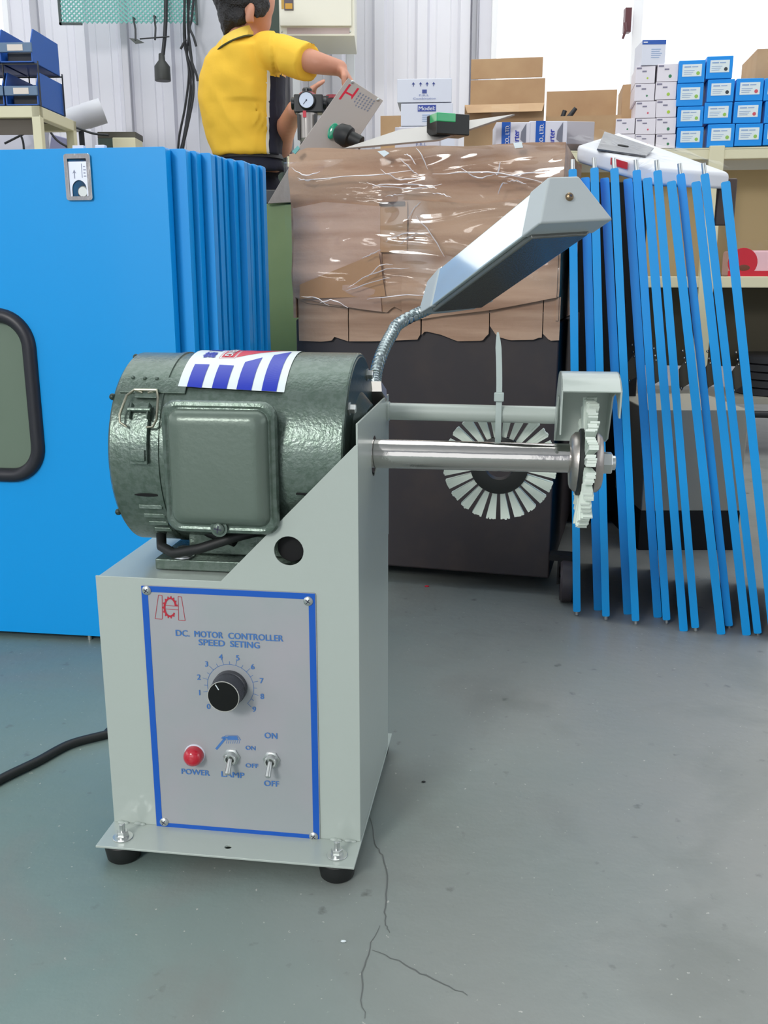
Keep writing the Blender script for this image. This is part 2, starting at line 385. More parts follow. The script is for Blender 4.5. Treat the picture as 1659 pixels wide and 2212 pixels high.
# seam strips standing proud of the cladding
for i, (pxa, wd) in enumerate(((276, .03), (88, .03), (1021, .02))):
    mb = MB(); x = aty(pxa, 150, WY).x; mb.box(x-wd/2, x+wd/2, WY-.04, WY-.012, 0, ZT); mb.box(x+wd*.5, x+wd*.62, WY-.046, WY-.012, 0, ZT)
    struct('trim_%d' % (i+1), mb, mat('trim_grey', (176, 176, 184), .35, .2), bevel=.002)
def window(name, x0, x1, z0, z1, mull):
    m = MB(); t = .026
    for a in ((x0, x0+t, z0, z1), (x1-t, x1, z0, z1), (x0, x1, z0, z0+t), (x0, x1, z1-t, z1)): m.box(a[0], a[1], WY-.03, WY+.05, a[2], a[3])
    for c_ in mull: m.box(c_-.022, c_+.022, WY-.02, WY+.04, z0, z1)
    o = struct(name, m, mat('frame_white', (246, 246, 250), .4), bevel=.003)
    xs = [x0]+mull+[x1]
    for a, b in zip(xs, xs[1:]):
        p = MB(); p.box(a+.02, b-.02, WY+.01, WY+.015, z0+.03, z1-.03); put('pane', p, glass, o)
    return o
mx_ = aty(1373, 90, WY).x
win = window('window_1', GX0, GX1, GZ0, 2.6, [mx_])
window('window_2', -4.2, LX1, LZ0, 2.6, [-3.0])
mb = MB(); hp = aty(1352, 45, WY-.04); mb.box(hp.x-.008, hp.x+.02, hp.y-.02, hp.y+.02, hp.z-.05, hp.z+.05)
a, b = aty(1350, 50, WY-.07), aty(1345, 84, WY-.07); mb.tube([a, a.lerp(b, .5)+Vector((.006, -.01, 0)), b], [.008, .007, .005], 8)
put('window_handle', mb, mat('handle_maroon', (96, 54, 60), .4), win, smooth=True)
# left wall with a high window band, right wall, roof
mb = MB()
for a in ((-4.2, -2.2, 0, ZT), (4.0, WY, 0, ZT), (-2.2, 4.0, 0, 1.1), (-2.2, 4.0, 2.7, ZT)): mb.box(-4.2, -4.1, a[0], a[1], a[2], a[3])
struct('wall_left', mb, wall_m)
mb = MB()
for y0, y1 in ((-2.2, -.1), (.0, 1.95), (2.05, 4.0)):
    mb.box(-4.17, -4.13, y0, y0+.05, 1.1, 2.7); mb.box(-4.17, -4.13, y1-.05, y1, 1.1, 2.7); mb.box(-4.17, -4.13, y0, y1, 1.1, 1.15); mb.box(-4.17, -4.13, y0, y1, 2.65, 2.7)
struct('window_3', mb, ivory)
mb = MB()  # opening and frame added out of view to brighten the machine's right side
for a in ((-4.2, -2.0, 0, ZT), (2.6, WY, 0, ZT), (-2.0, 2.6, 0, .9), (-2.0, 2.6, 2.8, ZT)): mb.box(4.1, 4.2, a[0], a[1], a[2], a[3])
struct('wall_right', mb, wall_m)
mb = MB()
for y0, y1 in ((-2.0, .3), (.3, 2.6)):
    mb.box(4.13, 4.17, y0, y0+.05, .9, 2.8); mb.box(4.13, 4.17, y1-.05, y1, .9, 2.8); mb.box(4.13, 4.17, y0, y1, .9, .95); mb.box(4.13, 4.17, y0, y1, 2.75, 2.8)
struct('fill_window_right', mb, ivory)
mb = MB()
for a in ((-4.2, -3.9, 0, ZT), (-.3, 4.2, 0, ZT), (-3.9, -.3, 3.1, ZT)): mb.box(a[0], a[1], -4.3, -4.2, a[2], a[3])
struct('wall_front', mb, wall_m)
mb = MB(); mb.box(-4.2, 4.2, -4.2, WY+.05, ZT, ZT+.1); struct('ceiling', mb, mat('roof_grey', (214, 216, 220), .6))
# steel column behind the worker; the shade at its right is put in as a dark box
mb = MB(); a = aty(424, 150, 4.45).x; b = aty(566, 150, 4.45).x; mb.box(a, b, 4.45, 4.66, 0, ZT); struct('trim_4', mb, column_m, bevel=.004)
mb = MB(); a = aty(566, 150, 4.5).x; b = aty(606, 150, 4.5).x; mb.box(a, b, 4.5, 4.66, 0, ZT); struct('trim_5', mb, dgreen, bevel=.004)

# ================================================================== THE POLISHING MACHINE
MF = Frame((-0.0247, 0.8837), 8.0)
M = thing('polishing_machine', 'white bench polishing machine with green motor, lamp and nylon brush wheel on the floor', 'machine', (MF.o[0], MF.o[1], 0), -R(8))
X0, X1, D, ZB, ZT1 = -.273, 0., .2165, .0225, .3045
# body: box shell and the sheet-metal bracket that rises from it
mb = MB()
mb.box(X0, X1, .0012, D, ZB, ZT1-.001)
body = put('cabinet_body', mb, paint, M, bevel=.003)
mb = MB()
mb.plate([[(X0, ZB), (X1, ZB), (X1, .4462), (-.003, .4455), (-.1405, ZT1), (X0, ZT1)], circ(-.0697, .3389, .0148, 28)], .0018, XZ(.0014))
mb.cur = 1
mb.plate([circ(-.0697, .3389, .0142, 20)], .001, XZ(.012))
put('front_sheet', mb, [paint, dark_in], M, bevel=.0006)
mb = MB(); mb.plate([[(0, .30), (D+.0015, .30), (D+.0015, .4688), (D-.006, .4688), (0, .4666)], circ(.105, .4165, .0215, 32)], .002, YZ(-.002))
put('side_bracket', mb, paint, M, bevel=.0005)
# base flange with its hole and weld beads
mb = MB(); mb.plate([[(X0-.001, -.046), (X1+.001, -.046), (X1+.001, -.043), (X1+.001, D+.03), (X0-.001, D+.03)], circ(-.1356, -.0285, .0036, 12)], .0025, Matrix.Translation((0, 0, .020)))
fl = put('base_flange', mb, paint, M, bevel=.0006)
for x in (-.264, -.245, -.028, -.0125):
    mb = MB(); mb.sphere((x, -.001, .023), .0035, 10, 6, (1.4, .8, .6)); mb.sphere((x+.005, -.0015, .0228), .0028, 10, 6, (1.2, .8, .6)); put('weld_bead', mb, paint, fl, smooth=True)
for x, y in ((-.02, -.0275), (-.2515, -.0275), (-.02, D+.014), (-.2515, D+.014)):
    mb = MB(); mb.lathe([(0, .0155), (.002, .0175), (.012, .0192), (.019, .0195), (.0202, .0185)], (x, y, 0), (0, 0, 1), 28)
    ft = put('rubber_foot', mb, rubber, M, smooth=True)
    mb = MB(); mb.lathe([(0, .0105), (.0008, .0108), (.0012, .0104)], (x, y, .0226), (0, 0, 1), 24); mb.lathe([(0, .0065), (.0015, .0065), (.0017, .006)], (x, y, .0238), (0, 0, 1), 20)
    mb.lathe([(0, .0062), (.0045, .0062), (.005, .0056)], (x, y, .0255), (0, 0, 1), 6); mb.lathe([(0, .003), (.008, .003), (.0088, .0022)], (x, y, .030), (0, 0, 1), 14)
    put('foot_bolt', mb, steel, ft, smooth=True)

# control panel
PX0, PX1, PZ0, PZ1 = -.2245, -.0432, .0205, .297
Yf = -.0006
mb = MB(); mb.plate([rrect(PX0, PX1, PZ0, PZ1, .002, 2)], .0012, XZ(Yf)); cp = put('control_panel', mb, panel_m, M)
YP = Yf-.0012
mb = MB(); mb.plate([[(PX0+.0006, PZ0+.0006), (PX1-.0006, PZ0+.0006), (PX1-.0006, PZ1-.0006), (PX0+.0006, PZ1-.0006)], [(PX0+.0072, PZ0+.0066), (PX1-.0072, PZ0+.0066), (PX1-.0072, PZ1-.0068), (PX0+.0072, PZ1-.0068)]], .0003, XZ(YP)); put('blue_border', mb, blue_line, cp)
for x, z in ((PX0+.0062, PZ1-.0052), (PX1-.0075, PZ1-.0085), (PX0+.0095, PZ0+.0078), (PX1-.0068, PZ0+.0052)):
    mb = MB(); mb.lathe([(0, .0049), (.0012, .0048), (.0022, .0036), (.0027, .0015)], (x, YP, z), (0, -1, 0), 20); mb.cur = 1
    for a in (0, 90): mb.box(-.0026, .0026, -.0002, .0002, -.0005, .0005, Matrix.Translation((x, YP-.0026, z)) @ Matrix.Rotation(R(a+35), 4, 'Y'))
    put('panel_screw', mb, [steel, ink], cp, smooth=True)
def on_panel(px, py): return MF.pt(px, py, YP)
def pline(mb, s, pxl, pxr, pyb, hgt):
    a = on_panel(pxl, pyb); b = on_panel(pxr, pyb)
    text(mb, s, lambda u, v: (a.x+u, YP-.0004, a.z+v), b.x-a.x, hgt)
L = [('DC.', 381, 410, 1383, .0067), ('MOTOR', 421, 482, 1383, .0067), ('CONTROLLER', 494, 612, 1388, .0067), ('SPEED', 430, 486, 1399, .0067), ('SETING', 498, 561, 1402, .0067),
     ('POWER', 393, 453, 1671, .0062), ('LAMP', 479, 528, 1677, .0062), ('OFF', 571, 603, 1697, .0065), ('ON', 572, 599, 1594, .0066), ('ON', 531, 552, 1619, .0048), ('OFF', 531, 558, 1657, .0048)]
rows = {'DC.': 0}
for s_, a, b, y, h in L:
    mb = MB()
    pa = on_panel(a, y)
    zb = {1383: .2441, 1388: .2441, 1399: .2353, 1402: .2353}.get(y, pa.z)
    pb = on_panel(b, y); text(mb, s_, lambda u, v: (pa.x+u, YP-.0004, zb+v), pb.x-pa.x, h); put('lettering', mb, letter_m, cp)
# dial scale
dc = on_panel(498, 1483)
mb = MB(); rr_ = .0246
def arc_strip(mb, cx, cz, r, a0, a1, wd, y, n=48):
    v = []; f = []
    for k in range(n+1):
        a = R(a0+(a1-a0)*k/n); v += [(cx+(r-wd)*math.cos(a), y, cz+(r-wd)*math.sin(a)), (cx+(r+wd)*math.cos(a), y, cz+(r+wd)*math.sin(a))]
    for k in range(n): f.append((2*k, 2*k+1, 2*k+3, 2*k+2))
    mb.add(v, f)
arc_strip(mb, dc.x, dc.z, rr_, 225, -45, .0002, YP-.0004)
for k in range(19):
    a = R(225-15*k); r0, r1 = rr_, rr_+(.0058 if k % 2 == 0 else .0036); d = Vector((math.cos(a), 0, math.sin(a))); n_ = Vector((-d.z, 0, d.x))*.0002; c0 = Vector((dc.x, YP-.0004, dc.z))
    mb.add([c0+d*r0+n_, c0+d*r0-n_, c0+d*r1-n_, c0+d*r1+n_], [(0, 1, 2, 3)])
put('dial_scale', mb, letter_m, cp)
for k in range(10):
    a = R(225-30*k); mb = MB(); cx, cz = dc.x+.0345*math.cos(a), dc.z+.0345*math.sin(a)*.97
    hh = .0058; ww = hh*text_mesh(str(k))[2]; text(mb, str(k), lambda u, v: (cx-ww/2+u, YP-.0004, cz-hh/2+v), ww, hh); put('dial_numeral', mb, letter_m, cp)
# knob
mb = MB(); prof = [(0, .018), (.006, .018), (.0065, .0172), (.0235, .0168), (.0245, .0164)]
mb.lathe(prof, (dc.x, YP, dc.z), (0, -1, 0), 48); kn = put('speed_knob', mb, knob_side, cp, smooth=True)
mb = MB(); mb.lathe([(0, .0166), (.0006, .0166), (.0006, .0158)], (dc.x, YP-.0242, dc.z), (0, -1, 0), 48); put('knob_rim', mb, chrome, kn, smooth=True)
mb = MB(); mb.lathe([(0, .0159), (.0004, .0157)], (dc.x, YP-.0246, dc.z), (0, -1, 0), 48); put('knob_cap', mb, mat('knob_cap_black', (20, 22, 22), .22, .6, bump=(300, .02, 'noise')), kn, smooth=True)
mb = MB(); mb.box(-.0005, .0005, -.0003, 0, .0085, .0148, Matrix.Translation((dc.x, YP-.0251, dc.z)) @ Matrix.Rotation(R(-30), 4, 'Y')); put('knob_pointer', mb, white_l, kn)
# power lamp
lc = on_panel(421, 1629); mb = MB(); mb.lathe([(0, .0114), (.0008, .0112), (.001, .0105)], (lc.x, YP, lc.z), (0, -1, 0), 28); lb = put('lamp_bezel', mb, white_p, cp, smooth=True)
mb = MB(); mb.lathe([(0, .0104), (.006, .0102), (.009, .0088), (.0112, .006), (.012, .002)], (lc.x, YP-.0016, lc.z), (0, -1, 0), 28)
pl = put('power_lamp', mb, red_glass, cp, smooth=True)
# toggle switches
for px_, py_ in ((501, 1634), (587, 1640)):
    c0 = on_panel(px_, py_); mb = MB(); mb.lathe([(0, .0092), (.0015, .0094), (.0022, .0082)], (c0.x, YP, c0.z), (0, -1, 0), 6); mb.lathe([(.0015, .0068), (.0075, .0066), (.0082, .006), (.0082, .0046), (.004, .004)], (c0.x, YP, c0.z), (0, -1, 0), 24)
    sw = put('toggle_switch', mb, steel, cp, smooth=True)
    p0 = Vector((c0.x, YP-.006, c0.z)); p1 = Vector((c0.x-.0005, YP-.0165, c0.z-.0125)); mb = MB(); mb.tube([p0, p0.lerp(p1, .55), p0.lerp(p1, .93), p1], [.0024, .0028, .0031, .0018], 14); put('toggle_lever', mb, steel, cp, smooth=True)
# lamp pictogram
def pq(*P): return [tuple(on_panel(370+x/5.925, 1560+y/5.925)[i]-(0.0004 if i == 1 else 0) for i in range(3)) for x, y in P]
def seg(mb, a, b, wd=.0002):
    a, b = Vector(pq(a)[0]), Vector(pq(b)[0]); d = (b-a).normalized(); n_ = Vector((-d.z, 0, d.x))*wd; mb.add([a+n_, a-n_, b-n_, b+n_], [(0, 1, 2, 3)])
mb = MB(); seg(mb, (575, 345), (690, 205), .0012); seg(mb, (640, 200), (710, 165)); seg(mb, (710, 165), (850, 172)); seg(mb, (850, 172), (888, 225), .0003); seg(mb, (640, 200), (690, 225), .0003)
seg(mb, (690, 225), (888, 226)); seg(mb, (725, 182), (845, 184), .0006); seg(mb, (725, 198), (850, 200), .0008); seg(mb, (720, 214), (860, 216), .0006); seg(mb, (655, 195), (730, 195), .0011)
for k in range(7): seg(mb, (712+k*27, 235), (704+k*27, 272), .00018)
put('lamp_pictogram', mb, letter_m, cp)
# red emblem: two open pillars and a toothed ring around an e
def lg(x, y): p = on_panel(320+x/4.366, 1270+y/4.366); return Vector((p.x, YP-.0004, p.z))
def lseg(mb, a, b, wd=.00022):
    a, b = lg(*a), lg(*b); d = (b-a).normalized(); n_ = Vector((-d.z, 0, d.x))*wd; mb.add([a+n_-d*wd, a-n_-d*wd, b-n_+d*wd, b+n_+d*wd], [(0, 1, 2, 3)])
def emblem(mb, f):
    """f maps emblem pixels to points"""
    def ln(a, b, wd=2.):
        dx, dy = b[0]-a[0], b[1]-a[1]; l = math.hypot(dx, dy); nx, ny = -dy/l*wd/2, dx/l*wd/2
        mb.add([f(a[0]+nx, a[1]+ny), f(a[0]-nx, a[1]-ny), f(b[0]-nx, b[1]-ny), f(b[0]+nx, b[1]+ny)], [(0, 1, 2, 3)])
    for poly in ([(98, 66), (132, 70), (134, 294), (66, 289)], [(283, 80), (314, 84), (350, 308), (288, 303)]):
        for k in range(4): ln(poly[k], poly[(k+1) % 4], 4.5)
    cx, cy = 208, 182; v = []; fc = []; N = 64
    for k in range(N+1):
        a = 8+312*k/N; t = R(a)
        tooth = (k % 5) in (0, 1); ro = 1.0 if not tooth else 1.16
        v += [f(cx+44*math.cos(t), cy-78*math.sin(t)*.98), f(cx+62*ro*math.cos(t), cy-92*ro*math.sin(t))]
    for k in range(N): fc.append((2*k, 2*k+1, 2*k+3, 2*k+2))
    mb.add(v, fc)
    ln((166, 165), (284, 172), 4); ln((166, 198), (284, 205), 4)
mb = MB(); emblem(mb, lg); put('maker_emblem', mb, logo_m, cp)

# motor ------------------------------------------------------------
CY, CZ = .105, .4215
mb = MB(); mb.lathe([(-.2545, .088), (-.2535, .0975), (-.2505, .1008), (-.205, .1008), (-.2045, .1018), (-.2, .1018), (-.1995, .1004), (-.0795, .1004), (-.0792, .1028), (-.0172, .1028), (-.0155, .1012)], (0, CY, CZ), (1, 0, 0), 96)
motor = put('motor', mb, motor_m, M, smooth=True)
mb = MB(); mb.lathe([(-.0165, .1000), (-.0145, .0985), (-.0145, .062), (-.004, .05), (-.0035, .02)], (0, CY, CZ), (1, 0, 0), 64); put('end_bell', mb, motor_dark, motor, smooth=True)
def onc(x, th, r=.1028): t = R(th); return Vector((x, CY-math.sin(t)*r, CZ+math.cos(t)*r))
for th, s_ in ((52, 1), (-30, .9), (140, 1)):
    mb = MB(); c_ = onc(-.0145, th, .088); mb.lathe([(0, .0072), (.0012, .0072), (.0012, .005), (.006, .005), (.0068, .004)], c_, (1, 0, 0), 6); put('end_bolt', mb, steel, motor, smooth=True)
for th in (50, 125, 5):
    mb = MB(); mb.sphere(onc(-.255, th, .097), .0035, 10, 6); put('rear_screw', mb, motor_dark, motor, smooth=True)
# louvres and slots in the left band
for i, th in enumerate((109, 117, 124, 131, 138)):
    mb = MB(); x0, x1 = (-.2295+.002*i, -.203)
    if i == 0:
        v = []; f = []
        for k in range(9):
            x = x0+(x1-x0)*k/8; e = 1.1*math.sqrt(max(.03, 1-((k-4)/4.)**2)); v += [onc(x, th-e, .1012), onc(x, th+e, .1012)]
        for k in range(8): f.append((2*k, 2*k+1, 2*k+3, 2*k+2))
        mb.add(v, f); put('cooling_slot', mb, dark_in, motor)
    else:
        mb.hexa([onc(x0, th-1.2, .1), onc(x1, th-1.2, .1), onc(x1, th+1., .1), onc(x0, th+1., .1)], [onc(x0, th-1.0, .1015), onc(x1, th-1.0, .1015), onc(x1, th+.8, .1035), onc(x0, th+.8, .1035)]); put('louvre', mb, motor_m, motor, bevel=.0004)
mb = MB(); mb.tube([onc(-.062, 104.5, .1029), onc(-.045, 104.5, .1029)], .0024, 8, flat=.4); put('cooling_slot', mb, dark_in, motor)
# keeper plate with rivets, wire bail, latch lever
def patch(mb, x0, x1, t0, t1, r0, r1, n=6):
    v = []; f = []
    for k in range(n+1):
        t = t0+(t1-t0)*k/n; v += [onc(x0, t, r0), onc(x1, t, r0), onc(x1, t, r1), onc(x0, t, r1)]
    for k in range(n):
        a = 4*k; b = a+4
        for i in range(4): f.append((a+i, a+(i+1) % 4, b+(i+1) % 4, b+i))
    f += [(0, 1, 2, 3), (4*n+3, 4*n+2, 4*n+1, 4*n)]; mb.add(v, f)
mb = MB(); patch(mb, -.246, -.178, 38, 49, .101, .1034); patch(mb, -.2285, -.205, 47, 53, .1034, .1055, 3); kp = put('latch_keeper', mb, motor_m, motor, bevel=.0006)
for x in (-.236, -.2235, -.211):
    mb = MB(); mb.sphere(onc(x-.0, 39 if x > -.23 else 38.5, .1036), .0022, 8, 5); put('rivet', mb, motor_m, motor, smooth=True)
def bail(x, th, r): return onc(x, th, r)
mb = MB(); mb.tube([bail(-.2205, 50, .1055), bail(-.2285, 49, .1075), bail(-.2345, 53, .109), bail(-.2385, 64, .109), bail(-.2375, 68, .1085), bail(-.231, 70, .1065)], .0013, 8)
mb.tube([bail(-.2145, 50, .1055), bail(-.2055, 49, .1075), bail(-.202, 54, .109), bail(-.2, 66, .109), bail(-.2035, 70, .109), bail(-.2105, 70, .1065)], .0013, 8); mb.tube([bail(-.2285, 49, .1075), bail(-.2055, 49, .1075)], .0013, 8)
put('wire_bail', mb, mat('bail_brass', (168, 166, 148), .25, .9), motor, smooth=True)
mb = MB(); patch(mb, -.2278, -.2098, 58, 90, .1015, .1062, 10); patch(mb, -.2262, -.2114, 82, 88, .106, .1085, 4)
for x in (-.2285, -.2105): patch(mb, x, x+.0014, 57, 66, .102, .111, 4)
mb.tube([bail(-.231, 61, .109), bail(-.207, 61, .109)], .0022, 10)
put('latch_lever', mb, motor_m, motor, bevel=.0008)
# terminal box: rolled rim, pillow lid, screw
def rr3(x0, x1, z0, z1, r, y): return [Vector((p[0], y, p[1])) for p in rrect(x0, x1, z0, z1, r, 6)]
bx0, bx1, bz0, bz1 = -.1905, -.0775, .3565, .4860
mb = MB(); mb.loft([rr3(bx0+.006, bx1-.006, bz0+.006, bz1-.006, .014, .04), rr3(bx0+.003, bx1-.003, bz0+.003, bz1-.003, .015, .0), rr3(bx0, bx1, bz0, bz1, .015, -.001), rr3(bx0-.0006, bx1+.0006, bz0-.0006, bz1+.0006, .015, -.005), rr3(bx0+.001, bx1-.001, bz0+.001, bz1-.001, .015, -.0085), rr3(bx0+.004, bx1-.004, bz0+.004, bz1-.004, .013, -.0095), rr3(bx0+.0062, bx1-.0062, bz0+.0062, bz1-.0062, .012, -.0085), rr3(bx0+.0078, bx1-.0078, bz0+.0078, bz1-.0078, .0115, -.009)], True)
tb = put('terminal_box', mb, motor_m, M, smooth=True)
ix0, ix1, iz0, iz1 = bx0+.007, bx1-.007, bz0+.007, bz1-.007
mb = MB(); rg = []
for k, (ins, y) in enumerate(((0, -.0075), (.001, -.0115), (.003, -.0155), (.006, -.0185), (.010, -.0198), (.014, -.0202))):
    q = rr3(ix0+ins, ix1-ins*1.0, iz0+ins+(.002 if k else 0), iz1-ins, max(.011-ins*.35, .004), y)
    rg.append(q)
mb.loft(rg, True); lid = put('terminal_lid', mb, motor_flat, tb, smooth=True)
sx, sz = -.136, .3625
mb = MB(); mb.lathe([(0, .006), (.002, .0058), (.0035, .004), (.004, .001)], (sx, -.0125, sz), (0, -1, 0), 20); mb.lathe([(0, .0085), (.004, .0085)], (sx, -.0085, sz), (0, -1, 0), 24); mb.cur = 1
for a in (10, 100): mb.box(-.0036, .0036, -.0004, .0004, -.0007, .0007, Matrix.Translation((sx, -.0162, sz)) @ Matrix.Rotation(R(a), 4, 'Y'))
put('lid_screw', mb, [motor_m, ink], tb, smooth=True)
# wrapped sticker
st = MB()
def cq(mb, xa0, xa1, xb0, xb1, ta0, ta1, tb0, tb1, r, n=10):
    """bilinear patch on the drum: a = lower edge (x0,x1 with theta0,theta1), b = upper edge"""
    v = []; f = []
    for k in range(n+1):
        u = k/n; v += [onc(xa0+(xb0-xa0)*u, ta0+(tb0-ta0)*u, r), onc(xa1+(xb1-xa1)*u, ta1+(tb1-ta1)*u, r)]
    for k in range(n): f.append((2*k, 2*k+1, 2*k+3, 2*k+2))
    mb.add(v, f)
RS = .1036
cq(st, -.1865, -.0775, -.1865, -.0775, 44.5, 47.5, -40, -40, RS, 30); sk = put('maker_sticker', st, white_l, motor, smooth=True)
for a in ((-.1771, -.1618, 44.9, 45.6, 26, 26.2), (-.1512, -.136, 45.7, 46.1, 26.5, 27), (-.126, -.1107, 46.3, 46.7, 23, 16.7), (-.1004, -.0853, 46.9, 47.3, 12.6, 4)):
    mb = MB(); cq(mb, a[0], a[1], a[0], a[1], a[2], a[3], a[4], a[5], RS+.0005, 24); put('blue_bar', mb, label_blue, motor)
mb = MB(); cq(mb, -.1542, -.1405, -.1542, -.1405, 17, 17, -20, -20, RS+.0002); cq(mb, -.1385, -.137, -.1385, -.02-.07, 17, 16.5, -3, -3, RS+.0002)
cq(mb, -.1385, -.0905, -.1385, -.0905, 0, -2.9, -14, -14, RS+.00015); put('red_block', mb, label_red, motor)
mb = MB()
for a, b, t0, t1 in ((-.1562, -.1558, 18.4, -22), (-.1395, -.1391, 18.4, -22)): cq(mb, a, b, a, b, t0, t0, t1, t1, RS+.0002, 12)
cq(mb, -.1562, -.1391, -.1562, -.1391, 18.4, 18.4, 18.1, 18.1, RS+.0002, 2); put('thin_outline', mb, label_red, motor)
mb = MB(); h_ = .0085
for i, ch in enumerate('GNEH'):
    t0 = 15.2-i*4.6
    text(mb, ch, lambda u, v: onc(-.1518+v, t0-4.0+(.0065-u)/.0065*0+u/.0065*4.0, RS+.0006), .0065, h_)
put('sticker_lettering', mb, white_l, motor)
mb = MB(); text(mb, '機', lambda u, v: onc(-.1745+u, 17.6-v/.0183*10, RS+.0004), .0135, .0183, .0); text(mb, '國', lambda u, v: onc(-.1745+u, 4.2-v/.0183*10, RS+.0004), .0135, .0183, .0); put('sticker_lettering', mb, label_blue, motor)
mb = MB(); v = []; 
for k in range(24): a = 2*math.pi*k/24; v.append(onc(-.118+.012*math.cos(a), -4+5*math.sin(a), RS+.0006))
mb.add(v, [tuple(range(24))]); put('blue_oval', mb, label_blue, motor)
# motor foot
mb = MB(); mb.box(-.220, -.03, .028, .19, ZT1, .3165); mb.box(-.19, -.045, .05, .165, .3165, .345)
mb.hexa([(-.18, .06, .33), (-.05, .06, .33), (-.05, .15, .33), (-.18, .15, .33)], [(-.17, .075, .36), (-.06, .075, .36), (-.06, .135, .36), (-.17, .135, .36)])
put('motor_foot', mb, motor_m, motor, bevel=.0018)
mb = MB(); c0 = (-.1925, .040, .3166); mb.lathe([(0, .0115), (.0014, .0112), (.0016, .0095), (.0032, .0095)], c0, (0, 0, 1), 24); mb.lathe([(.003, .0068), (.0095, .0068), (.0102, .006)], c0, (0, 0, 1), 6)
put('foot_bolt', mb, steel, motor, smooth=True)
# motor lead looping under the drum
mb = MB(); P = [(-.10, .03, .352), (-.13, .016, .346), (-.165, .012, .334), (-.195, .018, .326), (-.214, .034, .328), (-.222, .055, .338), (-.213, .07, .346), (-.19, .06, .344), (-.16, .05, .338), (-.13, .04, .332)]
Q = []
for i in range(len(P)-1):
    for k in range(4): Q.append(Vector(P[i]).lerp(Vector(P[i+1]), k/4))
mb.tube(Q, .0052, 12); put('motor_lead', mb, rubber, motor, smooth=True)

# spindle and guard
SZ = .4185
mb = MB(); mb.lathe([(-.01, .0155), (.2045, .0150)], (0, CY, SZ+.0005), (1, 0, 0), 40); mb.lathe([(-.02, .02), (-.0005, .02), (-.0005, .012)], (0, CY, SZ), (1, 0, 0), 24)
spn = put('spindle', mb, chrome, M, smooth=True)
for nm, prof, m_ in (('spindle_washer', [(.2035, .024), (.2045, .027), (.2085, .0308), (.213, .0314), (.2135, .0305)], steel_b), ('spindle_washer', [(.2265, .0305), (.227, .0314), (.2315, .0308), (.2355, .027), (.2365, .024)], steel_b),
                     ('spindle_nut', [(.2365, .0118), (.2455, .0118), (.2465, .0105)], steel), ('spindle_thread', [(.2465, .0075), (.2495, .0075), (.2502, .006)], steel)):
    mb = MB(); mb.lathe(prof, (0, CY, SZ-.003), (1, 0, 0), 6 if 'nut' in nm else 44); put(nm, mb, m_, spn, smooth=True)
def brush_hub(mb, f, gap):
    """hub = two dark discs; f maps (axial, radius, angle) to a point"""
    n = 40
    for s_ in (-1, 1):
        ring = []
        for ax, r in ((s_*gap, .017), (s_*gap, .0345), (s_*(gap+.004), .0345), (s_*(gap+.005), .033), (s_*(gap+.005), .017)):
            ring.append([f(ax, r, 2*math.pi*k/n) for k in range(n)])
        v = [p for rg in ring for p in rg]; fc = []
        for i in range(5):
            j = (i+1) % 5
            for k in range(n): fc.append((i*n+k, i*n+(k+1) % n, j*n+(k+1) % n, j*n+k))
        mb.add(v, fc)
    ring = [[f(ax, r, 2*math.pi*k/n) for k in range(n)] for ax, r in ((-gap-.001, .017), (-gap-.001, .026), (gap+.001, .026), (gap+.001, .017))]
    v = [p for rg in ring for p in rg]; fc = []
    for i in range(4):
        j = (i+1) % 4
        for k in range(n): fc.append((i*n+k, i*n+(k+1) % n, j*n+(k+1) % n, j*n+k))
    mb.add(v, fc)
def tuft(f, a, rnd, gap, jit=1.):
    """one fan of bristles between the discs, flaring outwards, made of a few slivers"""
    mb = MB(); NS = 6; tw = rnd.uniform(-.0015, .0015)*jit; sp = 1.+.12*(jit-1)
    for s_ in range(NS):
        u = (s_-(NS-1)/2)/NS
        a0 = a+u*.13*sp; a1 = a+u*.165*sp+rnd.uniform(-.005, .005)*jit; rt = .0672+rnd.uniform(-.0012, .0006); sk_ = tw*u*2+rnd.uniform(-.0006, .0006)*jit
        w0, w1 = .017, .0175
        A = [f(-gap*.9, .0265, a0-w0), f(gap*.9, .0265, a0-w0), f(gap*.9, .0265, a0+w0), f(-gap*.9, .0265, a0+w0)]
        B = [f(-gap*1.15+sk_, rt, a1-w1), f(gap*1.15+sk_, rt, a1-w1), f(gap*1.15+sk_, rt, a1+w1), f(-gap*1.15+sk_, rt, a1+w1)]
        mb.hexa(A, B)
    return mb
rnd = random.Random(4)
tilt = R(1.6)
def fb(ax, r, a):   # mounted wheel, axis x, slightly out of true
    x = .2198+ax*math.cos(tilt); return Vector((x+r*math.sin(a)*math.sin(tilt)*1.2, CY+r*math.cos(a), SZ-.003+r*math.sin(a)))
mb = MB(); brush_hub(mb, fb, .0035); bw = put('brush_wheel', mb, rubber, M, smooth=True)
for k in range(24): put('bristle_tuft', tuft(fb, 2*math.pi*(k+.2)/24, rnd, .004, 2.), bristle, bw)
